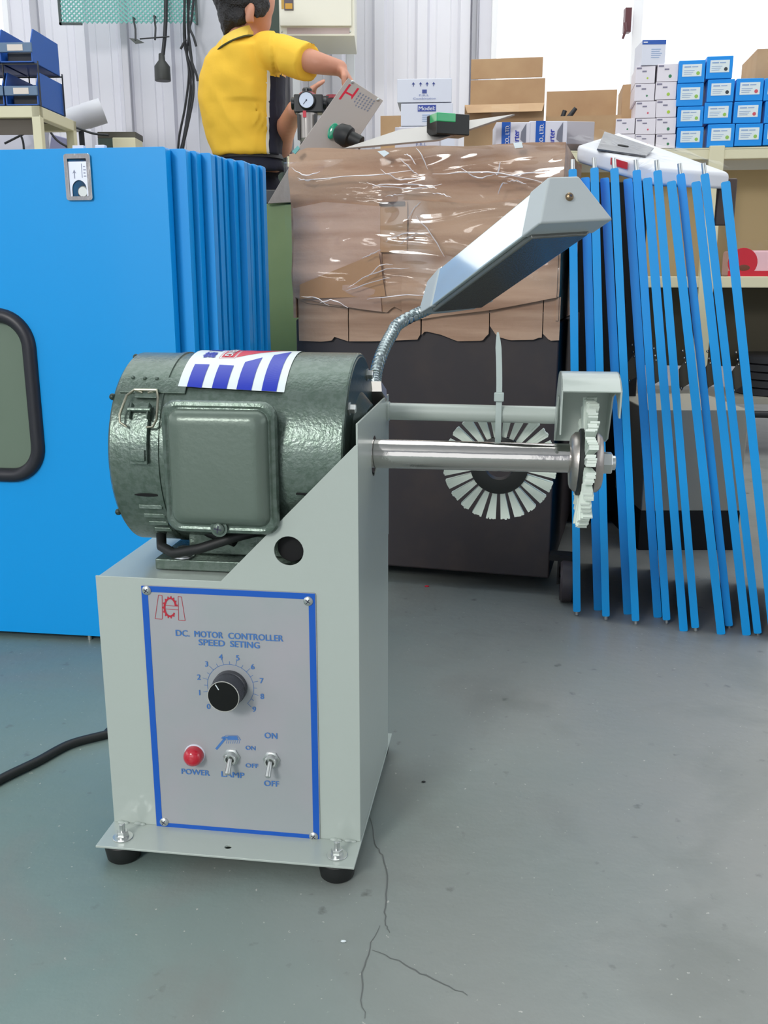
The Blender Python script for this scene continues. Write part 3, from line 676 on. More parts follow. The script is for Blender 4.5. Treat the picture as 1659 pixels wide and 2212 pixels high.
# guard: bar and curved hood
mb = MB(); mb.cyl((-.002, .205, .4505), (.193, .205, .4495), .0098, .0098, 28); gb = put('guard_bar', mb, paint, M, smooth=True)
mb = MB(); mb.lathe([(0, .0112), (.0025, .0112), (.0035, .0098)], (-.0, .205, .4505), (1, 0, 0), 20); put('bar_weld', mb, paint, gb, smooth=True)
gc = (.112, .4185); gr = .089
def arcp(a, r=gr): return (gc[0]-math.sin(R(a))*r, gc[1]+math.cos(R(a))*r)
GX = (.1905, .2485)
mb = MB(); N = 22; A0, A1 = 33, -88; v = []; f = []
for k in range(N+1):
    a = A0+(A1-A0)*k/N; (y0, z0), (y1, z1) = arcp(a), arcp(a, gr-.0018)
    v += [(GX[0], y0, z0), (GX[1], y0, z0), (GX[1], y1, z1), (GX[0], y1, z1)]
for k in range(N):
    a = 4*k; b = a+4
    for i in range(4): f.append((a+i, a+(i+1) % 4, b+(i+1) % 4, b+i))
f += [(0, 1, 2, 3), (4*N+3, 4*N+2, 4*N+1, 4*N)]; mb.add(v, f)
for x, A_, B_ in ((GX[0], (.070, .4485), (.187, .426)), (GX[1]-.0018, (.068, .4665), (.178, .428))):
    outer = [arcp(A0+(A1-A0)*k/N) for k in range(N+1)]
    y0, z0 = outer[0]
    poly = outer+[B_]+[(.166, .445), (.145, .478), (.112, .486), (.088, .478), (.078, .468)]+[A_]
    mb.plate([poly], .0018, YZ(x))
put('guard_hood', mb, paint, M, bevel=.0005)

# work lamp on its gooseneck
def w2m(P): return MF.w2l(P)
def campt(px, py, Zd):
    x = (px-829.5)/FPX*Zd; u = (1106.-py)/FPX*Zd; return Vector((x, Zd*_c+u*_s, CAM_H-Zd*_s+u*_c))
ZN, ZF = .95, 1.21
nbl = campt(1169, 480, ZN); ntl = campt(1188, 383, ZN*1.012); nbr = campt(1322, 472, ZN*1.034); ntr = campt(1250, 381, ZN*1.026)
fbl = campt(893, 690, ZF); ftl = campt(899, 606, ZF*1.01)
ax_ = (fbl-nbl)*.96
def LP(t, c_, off=Vector((0, 0, 0)), grow=0.):
    """c_: (u,v) in the end face: u 0..1 along the base, v 0..1 height; t 0 near .. 1 far"""
    u, v_ = c_; top = ntl.lerp(ntr, u); bot = nbl.lerp(nbr, u); p = bot.lerp(top, v_)
    c0 = (nbl+nbr+ntl+ntr)/4; p = c0+(p-c0)*(1+grow)
    return w2m(p+ax_*t+off)
mb = MB()
mb.hexa([LP(.10, c) for c in ((0, 0), (1, 0), (1, 1), (0, 1))], [LP(.9, c) for c in ((0, 0), (1, 0), (1, 1), (0, 1))])
lh = put('lamp_head', mb, lamp_gloss, M, bevel=.002)
mb = MB(); mb.hexa([LP(0, c, grow=.05) for c in ((0, 0), (1, 0), (1, 1), (0, 1))], [LP(.13, c, grow=.05) for c in ((0, 0), (1, 0), (1, 1), (0, 1))]); put('lamp_end_cap', mb, lamp_m, lh, bevel=.0028)
mb = MB(); mb.hexa([LP(.86, c, grow=.05) for c in ((0, 0), (1, 0), (1, 1), (0, 1))], [LP(1.0, c, grow=.02) for c in ((.0, .05), (.95, .05), (.9, .95), (.08, .95))])
mb.hexa([LP(.995, c, grow=0) for c in ((.0, .05), (.95, .05), (.9, .95), (.08, .95))], [LP(1.07, c, grow=-.3) for c in ((.0, 0.), (.8, .0), (.75, .7), (.1, .7))]); put('lamp_neck_cap', mb, lamp_m, lh, bevel=.002)
# diffuser sagging a little below the housing
mb = MB(); dn = (nbl-ntl).normalized()*.006
mb.hexa([LP(.1, (.06, .02)), LP(.1, (.94, .02)), LP(.9, (.94, .02)), LP(.9, (.06, .02))], [LP(.1, (.1, 0), dn), LP(.1, (.9, 0), dn), LP(.9, (.9, 0), dn), LP(.9, (.1, 0), dn)]); put('lamp_diffuser', mb, diff_m, lh, bevel=.002)
c_ = LP(-.004, (.47, .53), grow=.05); n_ = (w2m(nbl)-w2m(nbl+ax_)).normalized()
mb = MB(); mb.lathe([(-.003, .0042), (.0015, .0042), (.0028, .0028)], c_, n_, 18); mb.cur = 1; mb.lathe([(.0026, .0016), (.0032, .0014)], c_, n_, 6); put('cap_screw', mb, [mat('brass_screw', (150, 130, 104), .3, .9), ink], lh, smooth=True)
g0 = Vector((-.012, .196, .470)); g4 = LP(1.03, (.45, .35))
GP = [g0, w2m(campt(811, 812, 1.11)), w2m(campt(824, 766, 1.13)), w2m(campt(845, 724, 1.155)), w2m(campt(868, 695, 1.18)), g4]
def spline(P, n=14):
    P = [P[0]*2-P[1]]+P+[P[-1]*2-P[-2]]; Q = []
    for i in range(1, len(P)-2):
        for k in range(n):
            t = k/n; a, b, c, d = P[i-1], P[i], P[i+1], P[i+2]
            Q.append(.5*((2*b)+(c-a)*t+(2*a-5*b+4*c-d)*t*t+(3*b-a-3*c+d)*t**3))
    return Q+[P[-2]]
Q0_ = spline([Vector(p) for p in GP], 60); Q = [Q0_[0]]; acc = 0.
for a, b in zip(Q0_, Q0_[1:]):
    acc += (b-a).length
    if acc >= .0012: Q.append(b); acc = 0.
rs = [(.0079, .0079, .0064, .0064)[i % 4] for i in range(len(Q))]
mb = MB(); mb.tube(Q, rs, 14); put('gooseneck', mb, mat('gooseneck_steel', (150, 162, 164), .22, .9), M, smooth=True)
mb = MB(); mb.lathe([(-.01, .0125), (.012, .0125), (.014, .0105)], g0, (Q[8]-Q[0]), 6); put('gooseneck_nut', mb, steel_b, M, smooth=True)
# mains cord lying on the floor from behind the cabinet
wp = [atz(430, 1560, .006), atz(330, 1565, .006), atz(262, 1578, .006), atz(228, 1587, .006), atz(150, 1608, .006), atz(80, 1645, .006), atz(0, 1684, .006), atz(-90, 1735, .006), atz(-200, 1790, .006)]
wp = [MF.l2w((-.19, .2165, .03)), MF.l2w((-.2, .24, .012))]+wp[2:]
mb = MB(); mb.tube([w2m(p) for p in spline([Vector(p) for p in wp], 8)], .0058, 12); put('mains_cord', mb, rubber, M, smooth=True)

# spare brush wheel hung behind the spindle on a nylon cable tie
hc = MF.w2l(campt(1079, 1004, 1.128)); 
sb = thing('spare_brush_wheel', 'nylon brush wheel hung by a cable tie behind the chrome spindle', 'brush', MF.l2w(hc), -R(8))
def fs(ax, r, a):
    th = R(5); p = Vector((r*math.cos(a), ax, r*math.sin(a))); return Vector((p.x, p.y*math.cos(th)-p.z*math.sin(th)*.6, p.z))
mb = MB(); brush_hub(mb, fs, .0035); put('hub', mb, rubber, sb, smooth=True)
for k in range(24): put('bristle_tuft', tuft(fs, 2*math.pi*(k+.5)/24, rnd, .0045), bristle, sb)
tie = thing('cable_tie', 'white nylon cable tie looped round the guard bar holding the spare brush', 'cable tie', MF.l2w((.125, .205, .45)), -R(8))
bx = MF.pt(1077, 890, .192)
o_ = Vector((.125, .205, .45))
def tl(x, y, z): return Vector((x, y, z))-o_
x_ = bx.x
mb = MB(); W = .0033
loop = [(.194, .466), (.1925, .452), (.193, .436), (.198, .42), (.2085, .404), (.222, .394), (.2385, .391), (.2435, .396), (.238, .41), (.228, .43), (.219, .45), (.211, .4625), (.2, .4635), (.1945, .464)]
rings = []
for i, (y, z) in enumerate(loop):
    y0, z0 = loop[max(i-1, 0)]; y1, z1 = loop[min(i+1, len(loop)-1)]; t = Vector((0, y1-y0, z1-z0)).normalized(); n_ = Vector((0, -t.z, t.y))*.0007; p = Vector((x_, y, z))-o_; s_ = Vector((W, 0, 0))
    rings.append([p-s_-n_, p+s_-n_, p+s_+n_, p-s_+n_])
mb.loft(rings); put('strap', mb, nylon, tie, bevel=.0003)
mb = MB(); mb.box(x_-.0055-o_.x, x_+.0055-o_.x, .1895-o_.y, .1965-o_.y, .4655-o_.z, .4755-o_.z); put('tie_head', mb, nylon, tie, bevel=.0012)
mb = MB(); rings = []
for k in range(9):
    u = k/8; z = .4755+u*.066; y = .193+.004*u; x = x_-.0035*u**1.6; wd = W*(1 if u < .8 else 1-(u-.8)*3.4)
    p = Vector((x, y, z))-o_; rings.append([p+Vector((-wd, -.0006, 0)), p+Vector((wd, -.0006, 0)), p+Vector((wd, .0006, 0)), p+Vector((-wd, .0006, 0))])
mb.loft(rings); put('tie_tail', mb, nylon, tie, bevel=.0003)

# ================================================================== BLUE DOORS, LEFT STACK
DP = atz(188, 1386, 0); DF = Frame(DP, 8.0)
edges = [357, 401, 424, 455, 469, 482, 503, 527, 536, 552, 567]; tops = [318, 322, 324, 326, 329, 333, 336, 343, 349, 354, 357]
DZ0, DZ1, DT = .0105, .7875, .021
def door_slab(w_, hole=None):
    m = MB(); out = rrect(-w_, 0, DZ0, DZ1, .004, 3)
    loops = [out]+([hole] if hole else []); m.plate(loops, DT, XZ(DT)); return m
dW = .62
for i, (ex, ty) in enumerate(zip(edges, tops)):
    ly = i*.0255
    p = DF.pt(ex, ty, ly); base = DF.l2w((p.x, ly, 0))
    lab = ('blue steel enclosure door with chrome latch and black-framed window, front of the left stack' if i == 0 else
           'rearmost narrow edge of a blue door in the left stack, beside the green cabinet' if i == 10 else
           f'{ORD[i]} blue enclosure door from the front, only its right edge showing in the left stack')
    t = thing('enclosure_door', lab, 'door', base, -R(8), 'blue enclosure doors in the left stack')
    if i == 0:
        gr_, gt, gbm = DF.pt(73, 850, 0), DF.pt(10, 681, 0), DF.pt(10, 1026, 0); px_r = gr_.x-p.x
        gl = px_r-.30; hole = rrect(gl+.004, px_r-.004, gbm.z+.004, gt.z-.004, .045, 8)
        dl = put('door_leaf', door_slab(dW, hole), blue_d, t, bevel=.0028)
        mb = MB(); path = rrect(gl, px_r, gbm.z, gt.z, .05, 10); rings = []
        n = len(path)
        for k in range(n):
            a, b, c0 = path[k-1], path[(k+1) % n], path[k]; tx, tz = b[0]-a[0], b[1]-a[1]; l = math.hypot(tx, tz); nx, nz = tz/l, -tx/l
            rings.append([Vector((c0[0]+nx*.0113*math.cos(q), -.001-.0105*math.sin(q), c0[1]+nz*.0113*math.cos(q))) for q in [math.pi*j/8 for j in range(9)]]+[Vector((c0[0]-nx*.0113, .004, c0[1]-nz*.0113)), Vector((c0[0]+nx*.0113, .004, c0[1]+nz*.0113))])
        rings.append(rings[0]); mb.loft(rings, False); put('window_gasket', mb, gasket, t, smooth=True)
        mb = MB(); mb.plate([rrect(gl+.002, px_r-.002, gbm.z+.002, gt.z-.002, .045, 8)], .003, XZ(.006)); put('window_pane', mb, pane_g, t)
        a, b = DF.pt(139, 333, 0), DF.pt(203, 433, 0); lx0, lx1, lz1, lz0 = a.x-p.x, b.x-p.x, a.z, b.z
        mb = MB(); mb.plate([rrect(lx0, lx1, lz0, lz1, .004, 3), rrect(lx0+.0055, lx1-.0065, lz0+.006, lz1-.007, .001, 2)], .0045, XZ(0)); lt = put('latch_frame', mb, chrome, t, bevel=.0018)
        cx, cz = (lx0+lx1)/2, lz0+.0065
        arch = [(cx+.0115*math.cos(R(q)), cz+.0095+.0115*math.sin(R(q))*1.15) for q in range(180, -1, -15)]
        poly = [(lx0+.0055, lz0+.006), (cx-.0115, lz0+.006)]+arch+[(cx+.0115, lz0+.006), (lx1-.0065, lz0+.006), (lx1-.0065, lz1-.011), (lx0+.0055, lz1-.011)]
        mb = MB(); mb.plate([poly], .0015, XZ(-.0005)); put('latch_plate', mb, mat('latch_zinc', (206, 212, 226), .35, .6), lt)
        mb = MB(); mb.box(lx0+.005, lx1-.006, .0, .001, lz0+.005, lz1-.006); put('latch_recess', mb, mat('latch_inside', (70, 54, 52), .5), lt)
        mb = MB(); mb.lathe([(0, .0085), (.0012, .007)], (cx+.0045, -.0001, cz+.006), (0, -1, 0), 20); put('latch_bolt', mb, steel, lt, smooth=True)
        mb = MB(); ax0 = lx0+.0145; az = lz1-.026; y = -.00215
        mb.add([(ax0-.0008, y, az-.009), (ax0+.0008, y, az-.009), (ax0+.0008, y, az), (ax0-.0008, y, az)], [(0, 1, 2, 3)]); mb.add([(ax0-.003, y, az-.002), (ax0, y, az+.004), (ax0+.003, y, az-.002), (ax0, y, az-.0002)], [(0, 1, 2, 3)])
        for k in range(4): mb.box(lx1-.0125, lx1-.0095+.001*(k % 2), y-.0001, y, lz1-.019-.0045*k, lz1-.0175-.0045*k)
        mb.box(lx1-.0155, lx1-.0145, y-.0001, y, lz1-.034, lz1-.014)
        put('latch_arrow', mb, mat('latch_mark', (150, 156, 178), .5), lt)
        for xx in (-.062, -.12):
            q = DF.pt(172 if xx > -.1 else 220, 316, 0); mb = MB()
        for pxa, w2 in ((172, .018), (219, .015)):
            q = DF.pt(pxa, 319, .012); mb = MB(); mb.box(q.x-p.x-w2/2, q.x-p.x+w2/2, .006, .016, DZ1-.001, DZ1+.005); put('top_clip', mb, white_p, t, bevel=.001)
    else:
        put('door_leaf', door_slab(dW), blue_d, t, bevel=.0028)
    mb = MB(); 
    q = DF.pt(188, 1380, 0); xx = q.x-p.x if i == 0 else -.06
    mb.cyl((xx, .0105, 0), (xx, .0105, .0125), .0035, .0035, 12); mb.cyl((-dW+.05, .0105, 0), (-dW+.05, .0105, .0125), .0035, .0035, 12); put('foot_pin', mb, steel, t, smooth=True)

# ================================================================== BLUE DOORS, RIGHT ROW (seen edge-on)
Pn = [((1237, 365), (1246, 1322)), ((1284, 362), (1309, 1332)), ((1327, 363), (1373, 1342)), ((1375, 367), (1440, 1340)), ((1420, 368), (1502, 1357)), ((1470, 375), (1575, 1353)), ((1522, 375), (1637, 1369))]
Un = [((1264, 383), (1291, 1331)), ((1306, 384), (1355, 1340)), ((1356, 386), (1420, 1345)), ((1398, 384), (1477, 1364)), ((1450, 391), (1558, 1371)), ((1503, 392), (1613, 1373)), ((1567, 392), (1672, 1385))]
def right_door(top, bot, wpx_t, wpx_b, pinned, idx, dy):
    G = atz(bot[0], bot[1]+(12 if pinned else 0), 0); G = G*(1+dy/ G.y)
    B = aty(bot[0], bot[1], G.y)
    if not pinned: B.z = max(B.z, 0)
    B.z = max(B.z, .0)
    T = aty(top[0], top[1], G.y+.02)
    zax = (T-B).normalized(); d = ((B+T)/2-Vector((0, 0, CAM_H))).normalized(); xax = d.cross(zax).normalized(); yax = zax.cross(xax)
    Zc = (B.y*_c+(CAM_H-B.z)*_s); th = wpx_b/FPX*Zc
    t = bpy.data.objects.new('enclosure_door', None); COL.objects.link(t); t.empty_display_size = .05
    Mx = Matrix((xax, yax, zax)).transposed().to_4x4(); Mx.translation = B; t.matrix_world = Mx
    H_ = (T-B).length; h2 = th/2; dep = .30
    k = ('tall' if pinned else 'short')
    lab = f'{ORD[idx]} {"tall blue door with a steel pin on top" if pinned else "shorter blue door without a top pin"}, counted from the dark cabinet in the right row'
    tag(t, lab, 'door', 'blue enclosure doors standing edge-on in the right row')
    mb = MB(); mb.plate([rrect(-h2, h2, 0, H_, .003, 3)], dep, Matrix(((1, 0, 0, 0), (0, 0, 1, 0), (0, 1, 0, 0), (0, 0, 0, 1)))); put('door_leaf', mb, blue_d, t, bevel=.0022)
    if pinned:
        mb = MB(); mb.cyl((0, .012, H_-.002), (0, .012, H_+.0165), .0038, .0034, 12); put('top_pin', mb, steel, t, smooth=True)
        mb = MB(); mb.cyl((0, .012, -.0095), (0, .012, .002), .0032, .0036, 12); put('foot_pin', mb, steel, t, smooth=True)
    return t, H_, h2
for i, (a, b) in enumerate(Pn): right_door(a, b, 16, 16, True, i, [0, 0, 0, 0, 0, .01, .01][i])
for i, (a, b) in enumerate(Un):
    t, H_, h2 = right_door(a, b, 18, 17.5, False, i, [.03, .03, .025, 0, 0, 0, 0][i])
    if i >= 2:
        mb = MB(); z = .462; mb.plate([[(-.016, z-.03), (-.013, z-.036), (-.009, z-.03), (0.0, z-.026), (.0, z+.016), (-.004, z+.012), (-.014, z)]], .0015, Matrix(((1, 0, 0, -h2), (0, 0, 1, .03), (0, 1, 0, 0), (0, 0, 0, 1)))); put('catch_bracket', mb, mat('catch_dark', (70, 66, 56), .35, .7), t)
        mb = MB()
        for x_, z_ in ((-.013, z-.031), (-.003, z+.018), (-.002, z+.01), (-.004, z+.03)): mb.sphere((-h2+x_, .029, z_), .0024, 8, 5)
        put('catch_screw', mb, mat('catch_brass', (200, 184, 150), .2, .9), t, smooth=True)

# ================================================================== DARK CABINET WITH THE CARDBOARD BOX
KP = atz(1195, 1251, .035); KF = Frame(KP, 15.0)
kl = KF.pt(645, 1000, 0).x; kr = KF.pt(1197, 1000, 0).x; kz = KF.pt(1000, 692, 0).z
t = thing('dark_cabinet', 'low dark brown cabinet on castors behind the polishing machine', 'cabinet', (KP.x, KP.y, 0), -R(15))
mb = MB(); mb.box(kl, kr, 0, .55, .035, kz-.001); put('cabinet_shell', mb, brown, t, bevel=.004)
mb = MB(); mb.box(kl+.02, kr-.02, .05, .5, .02, .036); put('bottom_skid', mb, dark_in, t)
for x, y in ((kr+.035, -.02), (kr-.04, .45), (kl+.06, .45), (kl+.06, .1)):
    mb = MB(); mb.lathe([(-.012, .02), (-.013, .038), (-.009, .0415), (.009, .0415), (.013, .038), (.012, .02)], (x, y, .0415), (1, .1, 0), 32); cw_ = put('castor', mb, mat('castor_grey', (66, 58, 60), .45), t, smooth=True)
    mb = MB(); mb.box(x-.018, x+.018, y-.008, y+.03, .07, .088); mb.cyl((x-.017, y, .0415), (x+.017, y, .0415), .008, .008, 12)
    mb.box(x-.018, x-.0145, y-.01, y+.012, .035, .08); mb.box(x+.0145, x+.018, y-.01, y+.012, .035, .08)
    if x > kr: mb.box(kr, x+.018, y+.0, y+.03, .078, .09)
    put('castor_fork', mb, dark_in, cw_)
# cardboard box: crumpled front panel, side and back walls, torn skirt, clear film
cl = KF.pt(629, 600, -.02).x; cr = KF.pt(1214, 480, -.02).x; cz1 = KF.pt(900, 318, -.02).z; cz0 = KF.pt(900, 690, -.02).z
bt = thing('cardboard_box', 'large crumpled cardboard box wrapped in clear film on top of the dark cabinet', 'box', (KP.x, KP.y, 0), -R(15))
def crumple(x, z, s_=1.):
    p = Vector((x*2.5, z*16+x*2.0, 3)); q = Vector((x*9, z*9, 7))
    return (noise.noise(p)*.011+noise.noise(q)*.005-abs(noise.noise(Vector((x*3, z*7, 11))))*.008+noise.noise(Vector((x*4, z*44, 9)))*.0035)*s_
def sheet(f_top, f_bot, x0, x1, ybase, th, nx, nz, s_=1.):
    m = MB(); v = []; f = []
    for side in (0, 1):
        for i in range(nx+1):
            x = x0+(x1-x0)*i/nx; zt, zb = f_top(x), f_bot(x)
            for j in range(nz+1):
                z = zb+(zt-zb)*j/nz; v.append((x, ybase-crumple(x, z, s_)-(th if side == 0 else 0), z))
    n1 = (nx+1)*(nz+1); W_ = nz+1
    for i in range(nx):
        for j in range(nz):
            a = i*W_+j; f.append((a, a+W_, a+W_+1, a+1)); f.append((a+n1, a+1+n1, a+W_+1+n1, a+W_+n1))
    for i in range(nx):
        for j in (0, nz): a = i*W_+j; f.append((a, a+W_, a+W_+n1, a+n1))
    for j in range(nz):
        for i in (0, nx): a = i*W_+j; f.append((a, a+1, a+1+n1, a+n1))
    return m.add(v, f)
def pxz(px, py): return KF.pt(px, py, -.02)
def edge_fn(pts):
    P = sorted((pxz(x, y).x, pxz(x, y).z) for x, y in pts)
    def g(x):
        if x <= P[0][0]: return P[0][1]
        for a, b in zip(P, P[1:]):
            if x <= b[0]: u = (x-a[0])/max(b[0]-a[0], 1e-6); return a[1]+(b[1]-a[1])*u
        return P[-1][1]
    return g
ftop = edge_fn([(629, 332), (660, 318), (700, 318), (790, 322), (860, 318), (930, 314), (1010, 316), (1080, 310), (1150, 306), (1236, 305)])
fbot = edge_fn([(629, 640), (660, 655), (720, 662), (780, 668), (840, 676), (845, 660), (905, 690), (960, 680), (1060, 668), (1140, 655), (1170, 645), (1216, 640)])
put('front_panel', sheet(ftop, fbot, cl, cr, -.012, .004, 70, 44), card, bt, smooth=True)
# torn second layer over the left half and a strip patch
fb2 = edge_fn([(629, 640), (700, 655), (780, 668), (843, 676)]); ft2 = edge_fn([(629, 450), (700, 436), (760, 440), (822, 446)])
mb = sheet(ft2, fb2, cl+.004, pxz(824, 500).x, -.017, .003, 36, 24); cpk = mat('cardboard_pink', (202, 168, 148), .7, bump=(90, .1, 'noise'), vary=(9, (176, 138, 116), .46, .66)); stretch(cpk, (.25, 1, 3.)); put('torn_layer', mb, cpk, bt, smooth=True)  # streaks here also carry crease shading in the colour
ft3 = edge_fn([(860, 430), (960, 436), (1050, 440), (1120, 430), (1216, 425)]); fb3 = edge_fn([(845, 676), (905, 690), (960, 682), (1060, 670), (1140, 655), (1216, 640)])
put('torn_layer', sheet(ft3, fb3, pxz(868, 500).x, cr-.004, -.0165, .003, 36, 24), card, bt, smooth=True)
# skirt of torn flaps below
for x0p, x1p, pts in ((640, 748, [(640, 737), (690, 739), (716, 736), (717, 728), (748, 738)]), (750, 905, [(750, 738), (800, 738), (860, 736), (903, 734), (905, 722)]), (908, 1054, [(908, 724), (915, 716), (950, 724), (985, 738), (1040, 737), (1052, 722)]), (1056, 1170, [(1056, 705), (1072, 728), (1100, 736), (1150, 735), (1164, 730)]), (1172, 1208, [(1172, 722), (1186, 737), (1208, 736)])):
    x0, x1 = pxz(x0p, 700).x, pxz(x1p, 700).x
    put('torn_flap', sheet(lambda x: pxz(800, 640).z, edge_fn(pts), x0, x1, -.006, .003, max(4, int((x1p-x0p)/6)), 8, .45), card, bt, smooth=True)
mb = MB(); bd = .42
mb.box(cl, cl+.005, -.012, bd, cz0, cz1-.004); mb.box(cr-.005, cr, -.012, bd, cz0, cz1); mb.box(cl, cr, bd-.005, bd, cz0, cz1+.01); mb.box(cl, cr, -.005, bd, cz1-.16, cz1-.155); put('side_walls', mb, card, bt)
mb = MB(); a, b = pxz(845, 436), pxz(880, 545); mb.box(a.x-.02, b.x, -.0235, -.0185, b.z, a.z); put('tape_patch', mb, card_tape, bt, bevel=.001)
mb = MB(); a, b = pxz(700, 590), pxz(830, 650); mb.add([(pxz(820, 545).x, -.0272, pxz(820, 545).z), (pxz(835, 640).x, -.0272, pxz(835, 640).z), (pxz(650, 655).x, -.0262, pxz(650, 645).z), (pxz(650, 640).x, -.0262, pxz(650, 615).z)], [(0, 1, 2, 3)])
put('tape_patch', mb, card_tape, bt)
mb = MB(); a, b = pxz(822, 437), pxz(876, 444); mb.box(a.x, b.x, -.029, -.022, b.z, a.z); put('torn_slot', mb, mat('slot_dark', (84, 66, 54), .8), bt)
for P_, m_ in ((((640, 330), (652, 318), (656, 324), (646, 336)), mesh_teal), (((822, 330), (838, 328), (848, 334), (836, 342)), white_l), (((1112, 312), (1130, 310), (1133, 322), (1116, 324)), white_l)):
    mb = MB(); q = [pxz(*p)+Vector((0, -.022, 0)) for p in P_]; mb.hexa(q, [p+Vector((0, .003, 0)) for p in q]); put('tape_scrap', mb, m_, bt)
# clear stretch film: crinkled skin over the front and folded over the edge
def film_fn(x, z): return -.036-.006*abs(noise.noise(Vector((x*6, z*16, 1))))-.0025*noise.noise(Vector((x*14, z*34, 5)))
mb = MB(); nx, nz = 110, 70; v = []; f = []
fz1 = edge_fn([(629, 352), (760, 345), (905, 318), (1000, 318), (1236, 312)]); fz0 = edge_fn([(629, 655), (700, 665), (820, 668), (860, 640), (1216, 600)])
for i in range(nx+1):
    x = cl-.003+(cr-cl+.004)*i/nx
    for j in range(nz+1): z = fz0(x)+(fz1(x)-fz0(x))*j/nz; v.append((x, film_fn(x, z), z))
for i in range(nx):
    for j in range(nz): a = i*(nz+1)+j; f.append((a, a+nz+1, a+nz+2, a+1))
mb.add(v, f); put('clear_film', mb, film, bt, smooth=True)
# twisted ribs in the film that catch the light
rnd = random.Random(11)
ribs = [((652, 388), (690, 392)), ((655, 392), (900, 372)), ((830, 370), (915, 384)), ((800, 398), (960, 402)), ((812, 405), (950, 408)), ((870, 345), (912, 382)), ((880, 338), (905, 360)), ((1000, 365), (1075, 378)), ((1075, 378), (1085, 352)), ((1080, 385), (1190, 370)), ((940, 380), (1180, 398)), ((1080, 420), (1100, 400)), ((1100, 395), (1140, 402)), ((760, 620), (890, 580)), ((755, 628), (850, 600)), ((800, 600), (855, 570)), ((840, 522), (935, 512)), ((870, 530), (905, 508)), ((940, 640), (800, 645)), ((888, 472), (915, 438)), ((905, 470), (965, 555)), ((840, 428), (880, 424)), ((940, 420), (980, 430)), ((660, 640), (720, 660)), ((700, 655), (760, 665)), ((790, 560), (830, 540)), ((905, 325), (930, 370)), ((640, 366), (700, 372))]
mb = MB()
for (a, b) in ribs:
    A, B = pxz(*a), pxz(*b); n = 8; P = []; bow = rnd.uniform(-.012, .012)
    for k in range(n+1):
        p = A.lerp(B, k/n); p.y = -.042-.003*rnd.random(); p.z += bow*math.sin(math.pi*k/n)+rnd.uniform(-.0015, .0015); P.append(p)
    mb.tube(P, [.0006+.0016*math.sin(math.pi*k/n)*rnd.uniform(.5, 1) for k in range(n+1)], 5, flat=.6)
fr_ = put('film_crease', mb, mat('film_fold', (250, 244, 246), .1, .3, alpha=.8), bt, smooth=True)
TOPK = cz1

# ---- things sticking out of the cardboard box (all stand on or in it)
def quad_plate(name, P, th, m_, parent=None, bevel=.0008):
    """solid plate through four world points (front face), thickness away from the camera side"""
    P = [Vector(p) for p in P]; n_ = (P[1]-P[0]).cross(P[3]-P[0]).normalized()
    if n_.y < 0: n_ = -n_
    mb = MB(); mb.hexa(P, [p+n_*th for p in P]); return put(name, mb, m_, parent, bevel=bevel), n_
# nameplate front of a speed controller
YA = 2.03
c4 = [aty(633, 336, YA-.03), aty(752, 168, YA), aty(828, 217, YA+.015), aty(750, 334, YA-.01)]
npl = thing('machine_nameplate', 'tilted stainless cover plate with red emblem and green lens in the cardboard box', 'plate', (0, 0, 0))
pl_, nn = quad_plate('plate_sheet', c4, .03, mat('nameplate_steel', (188, 178, 170), .35, .3), npl)
bl = lambda u, v: c4[0].lerp(c4[3], u).lerp(c4[1].lerp(c4[2], u), v)-nn*.0008   # u across, v up the plate
mb = MB()
def n_emb(x, y): # emblem drawn sideways
    return bl(.08+(y-60)/250*.0+(x-60)/300*.34, .93-(y-60)/250*.0-(310-y)/250*.0-(y-60)/250*.16)
for a in ((.13, .95, .13, .75), (.34, .96, .34, .74)):
    p, q = bl(a[0], a[1]), bl(a[2], a[3]); d = (bl(1, .5)-bl(0, .5)).normalized()*.0022; mb.add([p-d, p+d, q+d, q-d], [(0, 1, 2, 3)])
p, q = bl(.13, .85), bl(.34, .85); d = (bl(.5, 1)-bl(.5, 0)).normalized()*.002; mb.add([p-d, p+d, q+d, q-d], [(0, 1, 2, 3)])
put('red_emblem', mb, label_red, npl)
for k in range(6):
    mb = MB(); u0 = .45+k*.075
    for j in range(5):
        p, q = bl(u0, .93-j*.04-.012*k*0), bl(u0, .905-j*.04); d = (bl(1, .5)-bl(0, .5)).normalized()*.0014; mb.add([p-d, p+d, q+d, q-d], [(0, 1, 2, 3)])
    put('lettering_line', mb, grey_ink, npl)
for u_ in (.14, .9):
    mb = MB(); mb.sphere(bl(u_*.98, .985 if u_ < .5 else .965), .0035, 8, 6); put('plate_screw', mb, steel, npl, smooth=True)
mb = MB(); gC = aty(719, 283, YA-.022); mb.sphere(gC, .0095, 18, 10, (.95, .4, 1.75), Matrix.Rotation(R(27), 3, 'Y')); put('green_lens', mb, green_l, npl, smooth=True)
# black round switch head
mb = MB(); c_ = aty(752, 296, YA-.045); d = Vector((.75, -.25, -.35)).normalized(); mb.lathe([(-.028, .012), (-.02, .019), (-.004, .0215), (.004, .0195), (.006, .014), (.03, .0125), (.031, .008)], c_, d, 28)
sw = put('selector_knob', mb, rubber, smooth=True); tag(sw, 'black round selector switch leaning against the tilted stainless cover plate', 'switch')
mb = MB(); A = aty(648, 309, 1.98); 
